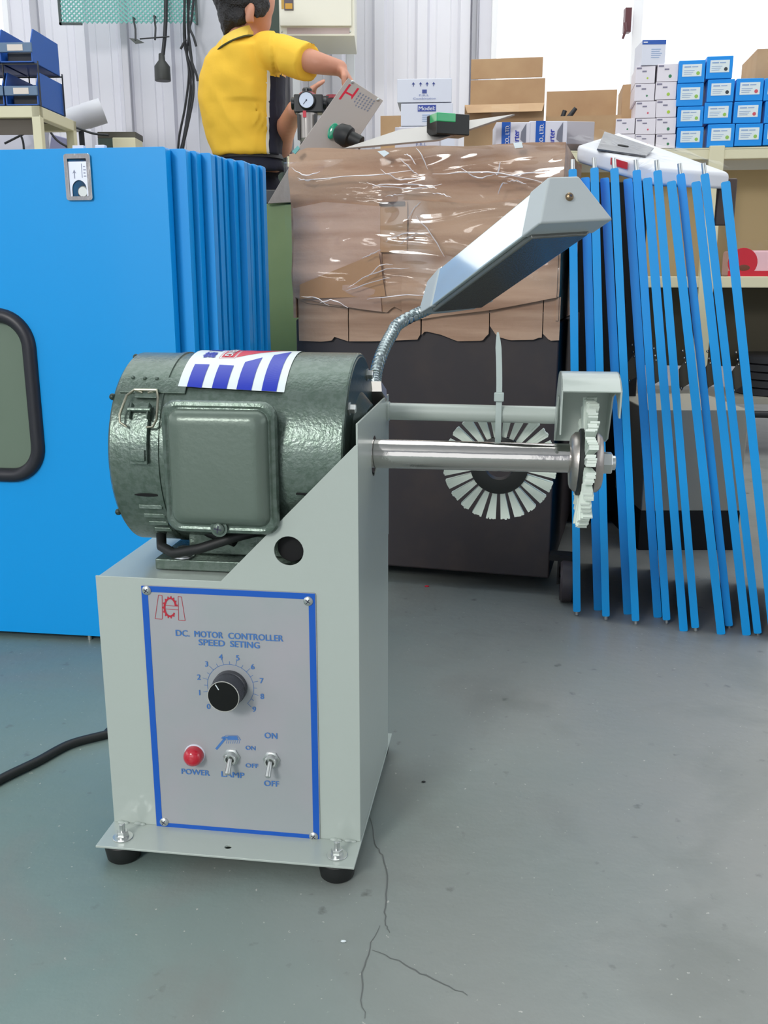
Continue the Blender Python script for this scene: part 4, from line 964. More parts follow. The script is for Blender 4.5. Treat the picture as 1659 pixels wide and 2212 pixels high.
# long polished strip with the green signal lamp on it
s4 = [aty(742, 320, 1.93), aty(862, 280, 1.98), aty(1112, 246, 1.98), aty(948, 301, 1.93)]
sp_ = thing('polished_strip', 'long polished steel strip lying across the top of the cardboard box', 'plate', (0, 0, 0))
quad_plate('strip_sheet', s4, .004, mat('mirror_steel', (172, 168, 164), .3, .4), sp_)
sl = thing('signal_lamp', 'square black signal lamp with green lens on the polished strip', 'lamp', aty(972, 288, 1.94))
base = aty(972, 288, 1.94)
mb = MB(); Mr = Matrix.Rotation(R(22), 4, 'Z'); mb.box(-.034, .036, -.012, .035, -.004, .034, Mr); put('lamp_body', mb, mat('lamp_black', (36, 38, 38), .2, .3), sl, bevel=.002)
mb = MB(); mb.box(-.0345, .006, -.0135, .02, .018, .0345, Mr); put('green_lens', mb, mat('green_bright', (0, 176, 108), .1, coat=1.), sl, bevel=.002)
mb = MB(); g_ = aty(615, 390, 1.9)
# cards and cartons showing above the box
def carton(name, label, cat, px0, px1, py0, py1, Y, dep, yaw, m_, group=None, zfix=None, rotx=0):
    F_ = Frame(aty((px0+px1)/2, py1, Y), yaw); a = F_.pt(px0, (py0+py1)/2, 0); b = F_.pt(px1, (py0+py1)/2, 0); zt = F_.pt((px0+px1)/2, py0, 0).z; zb = F_.pt((px0+px1)/2, py1, 0).z if zfix is None else zfix
    t = thing(name, label, cat, (F_.o[0], F_.o[1], zb), -R(yaw), group)
    mb = MB(); mb.box(a.x, b.x, 0, dep, 0, zt-zb); put('carton_body', mb, m_, t, bevel=.0015)
    return t, a.x, b.x, zt-zb
FP = -.0012
t, x0, x1, h = carton('valve_carton', 'white valve carton standing in the box behind the polished strip', 'carton', 853, 950, 274, 322, 2.12, .06, 6, white_p)
mb = MB(); text(mb, 'F.R.L', lambda u, v: (x0+.045+u, FP, .006+v), .022, .006); put('lettering', mb, mat('ink_lilac', (150, 160, 200), .6), t)
for i, (a, b) in enumerate(((1071, 1145), (1143, 1225))):
    t, x0, x1, h = carton('starter_carton', ['left', 'right'][i]+' one of two white cartons with blue stripe at the back of the cardboard box', 'carton', a, b, 264-(i*3), 318, 2.02, .09, 2-i, white_p)
    mb = MB(); wd = x1-x0; mb.box(x0+wd*.17, x0+wd*.42, FP, 0, 0.0, h); put('blue_stripe', mb, blue_line, t)
    mb = MB(); text(mb, 'CO., LTD.', lambda u, v: (x0+wd*.23+(.012-v)*1.0, FP-.0004, .004+u*1.0), h*.8, .009); put('lettering', mb, white_p, t)
    mb = MB(); text(mb, 'arter', lambda u, v: (x0+wd*.56-v+.008, FP-.0004, .006+u), h*.55, .009); put('lettering', mb, label_blue, t)
    mb = MB(); mb.add([(x0+wd*.72, FP, h*.3), (x0+wd*.88, FP, h*.1), (x0+wd*.88, FP, h*.95), (x0+wd*.74, FP, h*.62)], [(0, 1, 2, 3)]); put('grey_print', mb, grey_ink, t)
t, x0, x1, h = carton('grey_carton', 'grey carton end behind the striped cartons beside the bagged cover', 'carton', 1222, 1284, 262, 312, 2.1, .1, -8, mat('grey_card', (186, 182, 188), .6))
# bagged enclosure cover lying across box edge and door tops
cv = thing('bagged_cover', 'white enclosure cover in a clear bag resting above the right row of blue doors', 'cover', (0, 0, 0))
q4 = [aty(1248, 306, 1.96), aty(1330, 287, 2.16), aty(1572, 378, 1.86), aty(1475, 386, 1.7)]
q4 = [aty(1246, 312, 1.90), aty(1332, 285, 2.22), aty(1578, 374, 1.98), aty(1420, 362, 1.72)]
lowr = [p+Vector((0, 0, -.032)) for p in q4]
mb = MB(); mb.hexa(q4, lowr); put('cover_shell', mb, mat('cover_white', (228, 230, 236), .4), cv, bevel=.008)
def cvp(u, v, h=.001): return q4[0].lerp(q4[3], u).lerp(q4[1].lerp(q4[2], u), v)+Vector((0, 0, h))
cn = (q4[3]-q4[0]).cross(q4[1]-q4[0]).normalized(); cn = cn if cn.z > 0 else -cn
def cov(px, py, h=.001):
    r_ = Vector(ray(px, py)); o_c = Vector((0, 0, CAM_H)); t_ = (q4[0]-o_c).dot(cn)/r_.dot(cn); return o_c+r_*t_+cn*h
fpq = [(1305, 288), (1411, 324), (1394, 341), (1289, 326)]
mb = MB(); mb.hexa([cov(x, y, .001) for x, y in fpq], [cov(x, y, .004) for x, y in fpq]); put('grey_faceplate', mb, mat('faceplate', (80, 80, 84), .25, .3), cv)
mb = MB(); c_ = cov(1345, 320, .0045); mb.lathe([(0, .011), (.0006, .0108)], c_, cn, 24); put('round_hole', mb, dark_in, cv)
mb = MB(); a, b = aty(1334, 343, 1.735), aty(1378, 349, 1.72); a, b = q4[0].lerp(q4[3], .45), q4[0].lerp(q4[3], .66); o_v = Vector((-.002, -.006, -.006)); mb.add([a+o_v, b+o_v, b+o_v-Vector((0, 0, .012)), a+o_v-Vector((0, 0, .012))], [(0, 1, 2, 3)]); put('red_label', mb, red_print, cv)
mb = MB(); big = [q4[0]+Vector((-.02, 0, .006)), q4[1]+Vector((0, .01, .008)), q4[2]+Vector((.02, .01, .004)), q4[3]+Vector((0, -.012, .006))]; lw = [p+Vector((0, 0, -.05)) for p in big]
n = 14; v = []; f = []
for i in range(n+1):
    for j in range(n+1):
        p = big[0].lerp(big[3], i/n).lerp(big[1].lerp(big[2], i/n), j/n); p.z += .006*noise.noise(p*30)+.004; v.append(p)
for i in range(n):
    for j in range(n): a = i*(n+1)+j; f.append((a, a+1, a+n+2, a+n+1))
mb.add(v, f); v = []; f = []
for i in range(n+1):
    a = big[0].lerp(big[3], i/n); v += [a+Vector((0, .0, .003)), a+Vector((0, -.006+.004*noise.noise(a*40), -.025)), a+Vector((0, 0, -.046))]
for i in range(n): f += [(3*i, 3*i+3, 3*i+4, 3*i+1), (3*i+1, 3*i+4, 3*i+5, 3*i+2)]
mb.add(v, f); put('clear_bag', mb, film, cv, smooth=True)
# dark board standing behind the right row's end
mb = MB(); a = aty(1575, 385, 1.98); mb.box(-.02, .018, 0, .012, -.09, 0); o = put('dark_board', mb, mat('board_dark', (78, 66, 62), .5), loc=a, bevel=.003); tag(o, 'small dark board end behind the last blue door of the right row', 'board')

# ================================================================== BEHIND THE DOORS
# sage green cabinet between the stack and the cardboard box
GY = 2.55; gx0 = aty(566, 600, GY).x; gx1 = aty(668, 600, GY).x; gz = aty(600, 440, GY).z
t = thing('green_cabinet', 'sage green metal cabinet between the blue door stack and the cardboard box', 'cabinet', (gx0, GY, 0))
nx0 = aty(578, 700, GY).x-gx0; nz = aty(570, 517, GY).z
mb = MB(); W_ = gx1-gx0; mb.box(nx0, W_, 0, .5, .03, gz); mb.box(-.25, nx0, 0, .5, nz, gz); mb.box(-.25, nx0, .35, .5, .03, nz); mb.box(-.25, -.22, 0, .5, .03, nz); mb.box(-.25, W_, 0, .5, 0, .03); put('cabinet_shell', mb, olive, t, bevel=.003)
for k in range(6):
    mb = MB(); z = nz-.03-k*.085; mb.box(-.21, nx0-.004, .05, .3, z-.07, z-.012); put('folded_cloth', mb, mat('dark_cloth', (34, 34, 46), .8), t, bevel=.012)
mb = MB(); z = gz; mb.box(0, .11, .01, .2, 0, .035); o = put('dark_device', mb, mat('device_black', (40, 42, 46), .35), loc=(gx0-.01, GY, gz), bevel=.004); tag(o, 'flat dark device lying on top of the green cabinet', 'device')
c4b = [aty(578, 440, GY-.02), aty(634, 345, GY), aty(646, 380, GY+.02), aty(642, 436, GY-.01)]
o, _ = quad_plate('steel_cover', c4b, .012, steel_b); tag(o, 'diagonal bare steel plate leaning beside the worker\'s dark trousers on the green cabinet', 'plate')

# long cream rack along the back, right
RF = Frame(aty(1659, 318, 3.25), 9.0)
def rp(px, py, ly=0.): return RF.pt(px, py, ly)
rz1 = rp(1545, 319).z; rx0 = rp(620, 330).x; rx1 = .9
rk = thing('storage_rack', 'long cream steel rack behind the right doors carrying the small cartons', 'rack', (RF.o[0], RF.o[1], 0), -R(9))
mb = MB(); mb.box(rx0, rx1, 0, .035, rz1-.036, rz1-.001); put('front_rail', mb, cream, rk, bevel=.003)
mb = MB(); mb.box(rx0, rx1, .0, .75, rz1-.006, rz1); put('top_shelf', mb, cream, rk)
z2 = rp(1630, 597).z; mb = MB(); mb.box(rx0, rx1, 0, .035, z2-.037, z2); put('front_rail', mb, cream, rk, bevel=.003)
mb = MB(); mb.box(rx0, rx1, .035, .6, z2-.006, z2); put('lower_shelf', mb, cream, rk)
for pxa in (640, 1100, 1547):
    xx = rp(pxa, 345, -.0).x; mb = MB(); mb.box(xx-.024, xx+.024, -.006, .03, 0, rz1+.006); put('rack_post', mb, cream, rk, bevel=.003)
mb = MB(); mb.box(rx0, rx1, .3, .31, z2, rz1-.04); put('back_panel', mb, mat('panel_buff', (196, 174, 132), .6), rk)
mb = MB(); mb.box(rx0, rx1, .3, .31, .28, z2-.04); put('lower_back_panel', mb, mat('panel_olive', (84, 78, 62), .7), rk)
zt3 = rp(1640, 860).z; mb = MB(); mb.box(rx0, rx1, -.01, .35, zt3-.02, zt3); put('bottom_shelf', mb, grey_steel, rk)
mb = MB(); a = rp(1400, 890, -.03); b = rp(1720, 890, -.03); mb.cyl((rx0+1, -.03, a.z), (rx1, -.03, a.z), .012, .012, 14); put('foot_rail', mb, cable_m, rk, smooth=True)
# red and pink packet and a crumpled bag on the lower shelf
t = thing('printed_packet', 'red and pink printed packet on the lower rack shelf at the right edge', 'packet', RF.l2w((rp(1588, 560, .03).x, .03, z2)), -R(9))
mb = MB(); mb.box(-.02, .3, 0, .12, 0, .085); put('packet_body', mb, pink_print, t, bevel=.008)
mb = MB(); mb.lathe([(0, .048), (.0008, .047)], (.025, -.0003, .045), (0, -1, 0), 28); mb.box(-.02, .3, -.001, 0, .0, .018); put('red_print', mb, red_print, t)
mb = MB(); mb.sphere((.03, -.0012, .028), .02, 12, 8, (1, .05, .5)); put('dark_print', mb, mat('print_brown', (110, 60, 40), .5), t)
mb = MB()
rnd = random.Random(5)
for k in range(9): mb.sphere((k*.035, .05, .012), .03, 9, 6, (1, .8, .55+.3*rnd.random()))
o = put('crumpled_bag', mb, film, loc=RF.l2w((rp(1588, 560, .03).x, .03, z2+.086)), rotz=-R(9), smooth=False); tag(o, 'crumpled clear plastic bag lying on the red and pink packet', 'bag')
for k in range(5):
    mb = MB(); x = rp(1608, 840, .0).x; mb.lathe([(0, .15), (.003, .158), (.024, .158), (.027, .15)], (0, 0, 0), (0, 0, 1), 30); o = put('cable_coil', mb, mat('coil_dark', (56, 56, 62), .4), loc=RF.l2w((x+.16, .17, zt3+k*.0275)), smooth=True)
    tag(o, f'dark flat cable coil, {["lowest","second","third","fourth","topmost"][k]} of the pile on the bottom rack shelf', 'coil', 'dark coils on the bottom rack shelf')
# a pale steel locker and black equipment seen through the gaps of the right row
mb = MB(); a = aty(1385, 1090, 2.06); b = aty(1600, 1090, 2.06); zt = aty(1450, 885, 2.06).z; zb_ = aty(1450, 1104, 2.06).z
o = thing('steel_locker', 'pale grey steel locker glimpsed through the gaps of the right door row', 'locker', (a.x, 2.06, 0)); mb = MB(); mb.box(0, b.x-a.x, 0, .3, zb_, zt); put('locker_body', mb, grey_steel, o, bevel=.003)
mb = MB(); mb.box(.0, b.x-a.x, .0, .28, .0, zb_); put('locker_plinth', mb, dark_in, o)
a = aty(1200, 800, 2.3); b = aty(1378, 800, 2.3); zt = aty(1300, 392, 2.3).z
o = thing('black_equipment', 'tall black equipment housing behind the left part of the right door row', 'machine', (a.x, 2.3, 0)); mb = MB(); mb.box(0, b.x-a.x, 0, .35, .03, zt); put('housing', mb, dark_in, o, bevel=.004)
mb = MB(); mb.box(.02, b.x-a.x-.02, .02, .33, 0, .03); put('plinth', mb, dark_in, o)

# ---- cartons standing on the rack
def rack_box(kind, px0, px1, py0, py1, label, cat, group, dep=.16, ly=.012, tilt=0.):
    a, b = rp(px0, (py0+py1)/2, ly), rp(px1, (py0+py1)/2, ly); zt = rp((px0+px1)/2, py0, ly).z; zb = rp((px0+px1)/2, py1, ly).z
    cx = (a.x+b.x)/2; hw = (b.x-a.x)/2; h = zt-zb
    t = thing(kind, label, cat, RF.l2w((cx, ly, zb)), -R(9)+tilt, group)
    return t, hw, h, dep
colz = ['bottom', 'second', 'third', 'fourth', 'top']
def white_box(px0, px1, py0, py1, label):
    t, hw, h, dep = rack_box('relay_carton', px0, px1, py0, py1, label, 'carton', 'small white cartons on the rack')
    mb = MB(); mb.box(-hw, hw, 0, dep, 0, h); put('carton_body', mb, mat('carton_white', (232, 226, 234), .5), t, bevel=.0012)
    mb = MB(); mb.box(-hw*.9, -hw*.4, -.0008, 0, h*.84, h*.93); mb.box(-hw*.32, hw*.12, -.0008, 0, h*.66, h*.74)
    put('printed_name', mb, mat('ink_mid', (128, 124, 146), .6), t)
    dotc = random.Random(px0*py0).choice([(214, 92, 110), (60, 130, 90), (176, 206, 60), (168, 204, 80)])
    mb = MB(); r_ = h*(.1 if px0 > 1400 else .06); mb.lathe([(0, r_), (.0006, r_*.9)], (hw*.25, 0, h*.3), (0, -1, 0), 14); put('colour_dot', mb, mat('dot_%d_%d_%d' % dotc, dotc, .5), t)
A_ = [(1372, 1414, 291, 320), (1373, 1416, 256, 290), (1373, 1416, 219, 255), (1371, 1414, 181, 218), (1373, 1415, 143, 180)]
B_ = [(1417, 1459, 290, 320), (1417, 1460, 254, 289), (1417, 1461, 216, 253), (1416, 1461, 177, 215), (1420, 1465, 138, 176)]
Z_ = [(1330, 1371, 290, 321), (1330, 1371, 256, 289)]
for nm, C_ in (('left tall white column', A_), ('white column beside the blue cartons', B_)):
    for i, q in enumerate(C_): white_box(*q, f'small white relay carton, {colz[i]} of the {nm}' if i in (0, 4) else f'small white relay carton, {colz[i]} from the shelf in the {nm}')
for i, q in enumerate(Z_): white_box(*q, f'small white relay carton, {"lower" if i == 0 else "upper"} of the short white pair left of the columns')
def blue_carton(px0, px1, py0, py1, label, dot):
    t, hw, h, dep = rack_box('blue_carton', px0, px1, py0, py1, label, 'carton', 'small blue cartons on the rack', .15, ly=.006)
    mb = MB(); mb.box(-hw, hw, 0, dep, 0, h); put('carton_body', mb, blue_box, t, bevel=.002)
    mb = MB(); mb.box(-hw*.72, hw*.74, -.0008, 0, h*.28, h*.82); lb_ = put('paper_label', mb, white_l, t)
    mb = MB(); mb.box(-hw*.58, -hw*.08, -.0014, -.0008, h*.68, h*.74)
    mb.box(hw*.0, hw*.45, -.0014, -.0008, h*.69, h*.73)
    for k in range(3): mb.box(-hw*.6, hw*(.0+.1*k), -.0014, -.0008, h*(.38+.08*k), h*(.40+.08*k))
    put('label_print', mb, mat('ink_pale', (150, 176, 214), .6), t)
    mb = MB(); mb.lathe([(0, h*.085), (.0006, h*.08)], (hw*.48, -.0008, h*.42), (0, -1, 0), 14); put('colour_dot', mb, mat('dot_%d_%d_%d' % dot, dot, .5), t)
gd, kd, rd = (150, 196, 90), (52, 60, 66), (206, 84, 100)
CC = [('left blue column', [(1462, 1519, 275, 320, gd), (1463, 1519, 230, 274, gd), (1462, 1519, 180, 229, gd), (1466, 1523, 130, 179, gd)]),
      ('tall middle blue column', [(1528, 1586, 268, 318, gd), (1521, 1581, 221, 267, gd), (1528, 1586, 171, 220, kd), (1526, 1583, 121, 170, kd)]),
      ('third blue column', [(1588, 1647, 267, 315, gd), (1585, 1645, 219, 266, rd), (1590, 1649, 169, 218, rd)]),
      ('blue column at the right edge', [(1650, 1706, 267, 313, gd), (1652, 1708, 218, 266, rd), (1651, 1707, 168, 217, kd)])]
for nm, C_ in CC:
    for i, q in enumerate(C_):
        w_ = 'bottom' if i == 0 else 'top' if i == len(C_)-1 else ['', 'second', 'third'][i]+' from the shelf'
        blue_carton(q[0], q[1], q[2], q[3], f'small blue carton, {w_} {"in" if "shelf" in w_ else "of"} the {nm}', q[4])
t, hw, h, dep = rack_box('cartridge_carton', 1386, 1438, 86, 141, 'white carton with a blue top band standing on the white columns', 'carton', None, .12, .012, R(6))
mb = MB(); mb.box(-hw, hw, 0, dep, 0, h); put('carton_body', mb, white_p, t, bevel=.0015)
mb = MB(); mb.box(-hw, hw, -.0008, 0, h*.82, h*.995); put('blue_band', mb, mat('band_blue', (54, 96, 180), .4), t)
mb = MB(); mb.box(-hw*.9, -hw*.55, -.0014, -.0008, h*.88, h*.93); put('band_print', mb, white_p, t)
mb = MB()
for k in range(5): mb.box(-hw*.2, hw*(.5+.1*(k % 3)), -.0008, 0, h*(.3+.08*k), h*(.325+.08*k))
put('small_print', mb, mat('ink_pale', (150, 176, 214), .6), t)
# tan cartons on the rack
def open_carton(name, label, px0, px1, pyt, pyb, ly, dep, m_=card2, back=None, flaps=()):
    a, b = rp(px0, (pyt+pyb)/2, ly), rp(px1, (pyt+pyb)/2, ly); zt = rp((px0+px1)/2, pyt, ly).z; zb = rz1 if pyb is None else rp((px0+px1)/2, pyb, ly).z
    hw = (b.x-a.x)/2; cx = (a.x+b.x)/2; h = zt-rz1; t = thing(name, label, 'box', RF.l2w((cx, ly, rz1)), -R(9)); th = .004
    mb = MB(); mb.box(-hw, hw, 0, th, 0, h); mb.box(-hw, -hw+th, th, dep, 0, h); mb.box(hw-th, hw, th, dep, 0, h); mb.box(-hw, hw, 0, dep, 0, th); mb.box(-hw, hw, dep-th, dep, 0, h if back is None else rp((px0+px1)/2, back, ly+dep).z-rz1)
    put('carton_walls', mb, m_, t)
    return t, hw, h
t, hw, h = open_carton('tan_carton', 'tall tan carton with raised flaps standing before the window', 1003, 1174, 225, 322, .02, .26, back=172)
mb = MB(); k0 = .26; zt = rp(1088, 129, .3).z-rz1; z0 = rp(1088, 172, .3).z-rz1; mb.box(-hw, hw*.92, .256, .26, z0, zt); put('upright_flap', mb, card2, t, bevel=.001)
mb = MB(); mb.hexa([(-hw, 0, h), (hw, 0, h), (hw, -.004, h), (-hw, -.004, h)], [(-hw*.9, -.05, h-.03), (hw*.95, -.05, h-.03), (hw*.95, -.053, h-.033), (-hw*.9, -.053, h-.033)]); put('front_flap', mb, card2, t)
mb = MB(); mb.box(-.04, .05, -.056, -.05, h-.045, h-.012); put('clear_tape', mb, film, t)
t, hw, h = open_carton('tan_carton', 'low open tan carton holding small valves beside the raised flaps', 1178, 1340, 250, 322, .02, .26, back=196)
o = thing('small_valve', 'small dark fitting with grey end lying in the low open tan carton', 'valve', RF.l2w((rp(1232, 245, .1).x, .1, rz1+h-.02)), -R(9))
mb = MB(); mb.box(-.04, .035, -.02, .04, -.01, .018, Matrix.Rotation(R(-6), 4, 'Y')); put('valve_block', mb, mat('valve_grey', (170, 172, 178), .35, .5), o, bevel=.008)
mb = MB(); mb.cyl((-.03, .03, .02), (-.018, .03, .055), .008, .008, 10); mb.cyl((-.005, .02, .03), (.018, .02, .06), .009, .007, 10); mb.sphere((-.045, 0, .02), .012, 10, 6); put('valve_port', mb, cable_m, o, smooth=True)
mb = MB(); mb.box(-.032, .026, -.0215, -.019, -.004, .012, Matrix.Rotation(R(-6), 4, 'Y')); put('valve_window', mb, mat('valve_dark', (92, 98, 108), .3), o)
t, hw, h = open_carton('tan_carton', 'tan carton standing behind the left white column', 1342, 1395, 182, 322, .22, .2)
mb = MB(); a = rp(1360, 267, .21); mb.box(0, .03, 0, .001, 0, .03); put('paper_label', mb, white_p, t, loc=(-.02, -.002, h*.35))
t, hw, h = open_carton('tan_carton', 'tan carton behind the blue columns at the right edge', 1627, 1760, 104, 322, .22, .25)
t, hw, h = open_carton('tan_carton', 'small tan carton behind the tilted cover plate and white cartons', 822, 872, 250, 322, .05, .2)
# white F.R.L. cartons
for i, (a, b, c, d) in enumerate(((866, 978, 223, 272), (858, 976, 170, 221))):
    t, x0, x1, h = carton('valve_carton', ['white carton with blue model label under the arrow-printed one', 'white carton with handling arrows on top of the model carton'][i], 'carton', a, b, c, d, 3.12, .16, 4, white_p)
    cx = (x0+x1)/2
    if i == 0:
        z0 = 1.0
        mb = MB(); mb.box(cx-.028, cx+.028, FP, 0, h*.64, h*.92); put('model_label', mb, mat('label_navy', (40, 66, 160), .4), t)
        mb = MB(); text(mb, 'Model:', lambda u, v: (cx-.025+u, FP-.0006, h*.69+v), .05, h*.17); put('lettering', mb, white_p, t)
        mb = MB()
        for k in range(4): mb.box(cx-.014, cx+.022, FP, 0, h*(.2+.09*k), h*(.23+.09*k))
        put('small_print', mb, mat('ink_pale', (150, 176, 214), .6), t)
    else:
        mb = MB(); mb.box(cx-.007, cx+.007, FP, 0, h*.38, h*.54)
        for k, x_ in enumerate((-.034, -.012, .008, .028)):
            mb.box(cx+x_-.001, cx+x_+.001, FP, 0, h*.68, h*.8); mb.add([(cx+x_-.005, FP, h*.76), (cx+x_+.005, FP, h*.76), (cx+x_, FP, h*.86)], [(0, 1, 2)])
        put('handling_marks', mb, mat('ink_navy', (60, 76, 150), .5), t)
        mb = MB(); text(mb, 'F.R.L', lambda u, v: (cx-.016+u, FP-.0006, h*.26+v), .03, h*.08); text(mb, 'Combination', lambda u, v: (cx-.035+u, FP-.0006, h*.12+v), .07, h*.08); put('lettering', mb, mat('ink_lilac', (150, 160, 200), .6), t)
t, x0, x1, h = carton('packing_block', 'plain white block under the model carton on the rack', 'carton', 862, 982, 273, 330, 3.12, .16, 4, white_p)

# ================================================================== LEFT: BIN RACK AND BENCH CLUTTER
bF = Frame(aty(85, 232, 3.45), 3.0)
def bp_(px, py, ly=0.): return bF.pt(px, py, ly)
tz = bp_(60, 228).z; bnz = .92
mb = MB(); o = thing('work_bench', 'grey work bench along the back wall behind the blue door stack', 'bench', (-1.6, 3.3, 0)); mb.box(-.9, .72, 0, 1.25, bnz-.03, bnz); put('bench_top', mb, grey_steel, o, bevel=.004)
for x in (-.85, .66):
    for y in (.05, 1.15): mb = MB(); mb.box(x, x+.05, y, y+.05, 0, bnz-.03); put('leg', mb, cream, o)
rk2 = thing('bin_stand', 'small cream steel stand on the bench carrying the blue bins', 'stand', bF.l2w((0, 0, bnz)), -R(3))
zr = tz-bnz; dp = .34
mb = MB(); mb.box(-.9, 0, 0, .03, zr-.038, zr); mb.box(-.03, 0, .0, dp, zr-.038, zr); mb.box(-.9, 0, dp-.03, dp, zr-.038, zr); mb.box(-.9, -.87, 0, dp, zr-.038, zr); put('top_frame', mb, cream, rk2, bevel=.003)
mb = MB(); mb.box(-.88, -.02, .02, dp-.02, zr-.012, zr-.004); put('stand_shelf', mb, mat('shelf_brown', (92, 84, 78), .7), rk2)
for x in (-.03, -.9):
    for y in (0, dp-.03): mb = MB(); mb.box(x, x+.03, y, y+.03, 0, zr-.03); put('leg', mb, cream, rk2, bevel=.002)
mb = MB(); mb.box(-.88, -.03, .02, .026, zr-.09, zr-.038); put('apron', mb, mat('apron_brown', (96, 88, 80), .7), rk2)
def bin_(ox, oz, w_, h_, d_, label):
    t = thing('storage_bin', label, 'bin', bF.l2w((ox, .0, tz+oz)), -R(3), 'blue storage bins on the cream stand')
    mb = MB(); th = .004
    side = [(0, 0), (d_, 0), (d_, h_), (d_*.1, h_), (0.0, h_*.6)]
    for x in (-w_, -th): mb.plate([[(p[0], p[1]) for p in side]], th, YZ(x))
    mb.box(-w_, 0, 0, d_, 0, th); mb.box(-w_, 0, d_-th, d_, 0, h_); put('bin_shell', mb, bin_blue, t, bevel=.001)
    mb = MB(); mb.box(-w_-.001, .001, -.006, .004, h_*.28, h_*.56); put('bin_lip', mb, bin_grey, t, bevel=.002)
    mb = MB(); mb.box(-w_*.72, -w_*.25, -.0075, -.006, h_*.32, h_*.5); put('bin_card', mb, mat('bin_paper', (226, 214, 204), .5), t)
    mb = MB(); mb.box(-w_+.012, -.012, .03, d_-.02, .004, h_*.35); put('bin_contents', mb, mat('contents_dark', (46, 48, 54), .6), t, bevel=.006)
names = [['right lower blue storage bin on the cream stand', 'middle lower blue storage bin beside the right lower one', 'left lower blue storage bin cut by the picture edge'], ['right upper blue storage bin above the right lower one', 'middle upper blue storage bin beside the right upper one', 'left upper blue storage bin cut by the picture edge']]
for r_ in range(2):
    for c_ in range(3): bin_(-.002-c_*.118+(0 if r_ == 0 else -.008), .001+r_*.135, .112, .108, .24, names[r_][c_])
for x in (-.004, -.12, -.24):
    for y in (.02, .2):
        pass
t = thing('bin_rails', 'thin dark wire uprights holding the upper row of blue bins', 'frame', bF.l2w((0, 0, tz)), -R(3))
for x in (.003, -.119, -.237):
    for y in (.012, .228): mb = MB(); mb.box(x-.0025, x+.0005, y-.003, y+.003, .0, .142); put('upright', mb, cable_m, t)
mb = MB(); mb.box(-.36, .003, .012, .016, .131, .135); mb.box(-.36, .003, .228, .232, .131, .135); put('cross_wire', mb, cable_m, t)
# white lamp shade on an arm, junction box, socket strip, cables
a, b = aty(150, 262, 4.25), aty(212, 238, 4.25)
t = thing('desk_lamp', 'white drum-shaded work lamp on the bench right of the bins', 'lamp', (b.x-.05, 4.27, bnz))
o0 = Vector(t.location); mb = MB(); d = (b-a).normalized(); mb.lathe([(-.02, .046), (-.018, .048), ((b-a).length*.5, .049), ((b-a).length*.5+.004, .051), ((b-a).length+.015, .051), ((b-a).length+.015, .046)], a-o0, d+Vector((0, .25, 0)), 26); put('lamp_shade', mb, mat('shade_white', (216, 216, 222), .45), t, smooth=True)
mb = MB(); p = aty(176, 268, 4.28)-o0; mb.tube([(p.x, 0, .01), (p.x, 0, p.z*.6), (p.x, 0, p.z+.03)], .012, 10); mb.lathe([(0, .06), (.012, .055)], (p.x, 0, 0), (0, 0, 1), 20); put('lamp_arm', mb, cable_m, t, smooth=True)
t = thing('power_box', 'cream power outlet box with a dark lid on the bench near the wall', 'box', (aty(243, 310, 4.1).x, 4.1, bnz))
zt = aty(260, 297, 4.1).z-bnz; w_ = aty(293, 300, 4.1).x-aty(243, 300, 4.1).x
mb = MB(); mb.box(0, w_, 0, .12, 0, zt); put('box_body', mb, cream, t, bevel=.003)
mb = MB(); mb.box(-.065, w_-.002, .02, .14, zt, zt+.025); put('box_lid', mb, mat('lid_olive', (80, 76, 66), .5), t, bevel=.002)
mb = MB(); mb.box(-.065, 0, .02, .13, .0, zt); put('side_unit', mb, dgreen, t, bevel=.002)
mb = MB(); mb.box(w_*.5, w_*.68, -.004, 0, zt*.2, zt*.75); put('socket', mb, black, t)
for i, P in enumerate(([(10, 310), (60, 285), (110, 262), (60, 250)], [(95, 262), (120, 300), (150, 320)], [(163, 275), (200, 288), (235, 292)], [(30, 262), (48, 300), (52, 325)], [(100, 250), (140, 275), (150, 318)])):
    mb = MB(); Q = spline([aty(x, y, 4.05) for x, y in P], 6); mb.tube(Q, .0045, 8); o = put('loose_cable', mb, cable_m, smooth=True)
    tag(o, ['grey cable curving left of the stand post under the shelf', 'black cable hanging behind the stand corner post', 'black cable running from the work lamp to the power box', 'short black cable dropping under the bin stand at the left', 'black cable arching under the side rail of the bin stand'][i], 'cable', 'loose cables on the bench')
mb = MB(); a = aty(40, 290, 4.15); mb.box(-.12, .1, 0, .1, -.3, .04, Matrix.Rotation(R(12), 4, 'Y')); o = put('white_bag', mb, mat('bag_white', (200, 200, 214), .3), loc=(a.x, 4.15, bnz+.28), bevel=.02); tag(o, 'pale plastic bag under the bin stand on the bench', 'bag')
mb = MB(); a = aty(125, 305, 4.1); mb.box(-.035, .03, 0, .03, -.2, .04, Matrix.Rotation(R(14), 4, 'Y')); o = put('pale_card', mb, mat('card_lilac', (164, 164, 200), .5), loc=(a.x, 4.1, bnz+.2), bevel=.004); tag(o, 'pale lilac card leaning under the bin stand side rail', 'card')

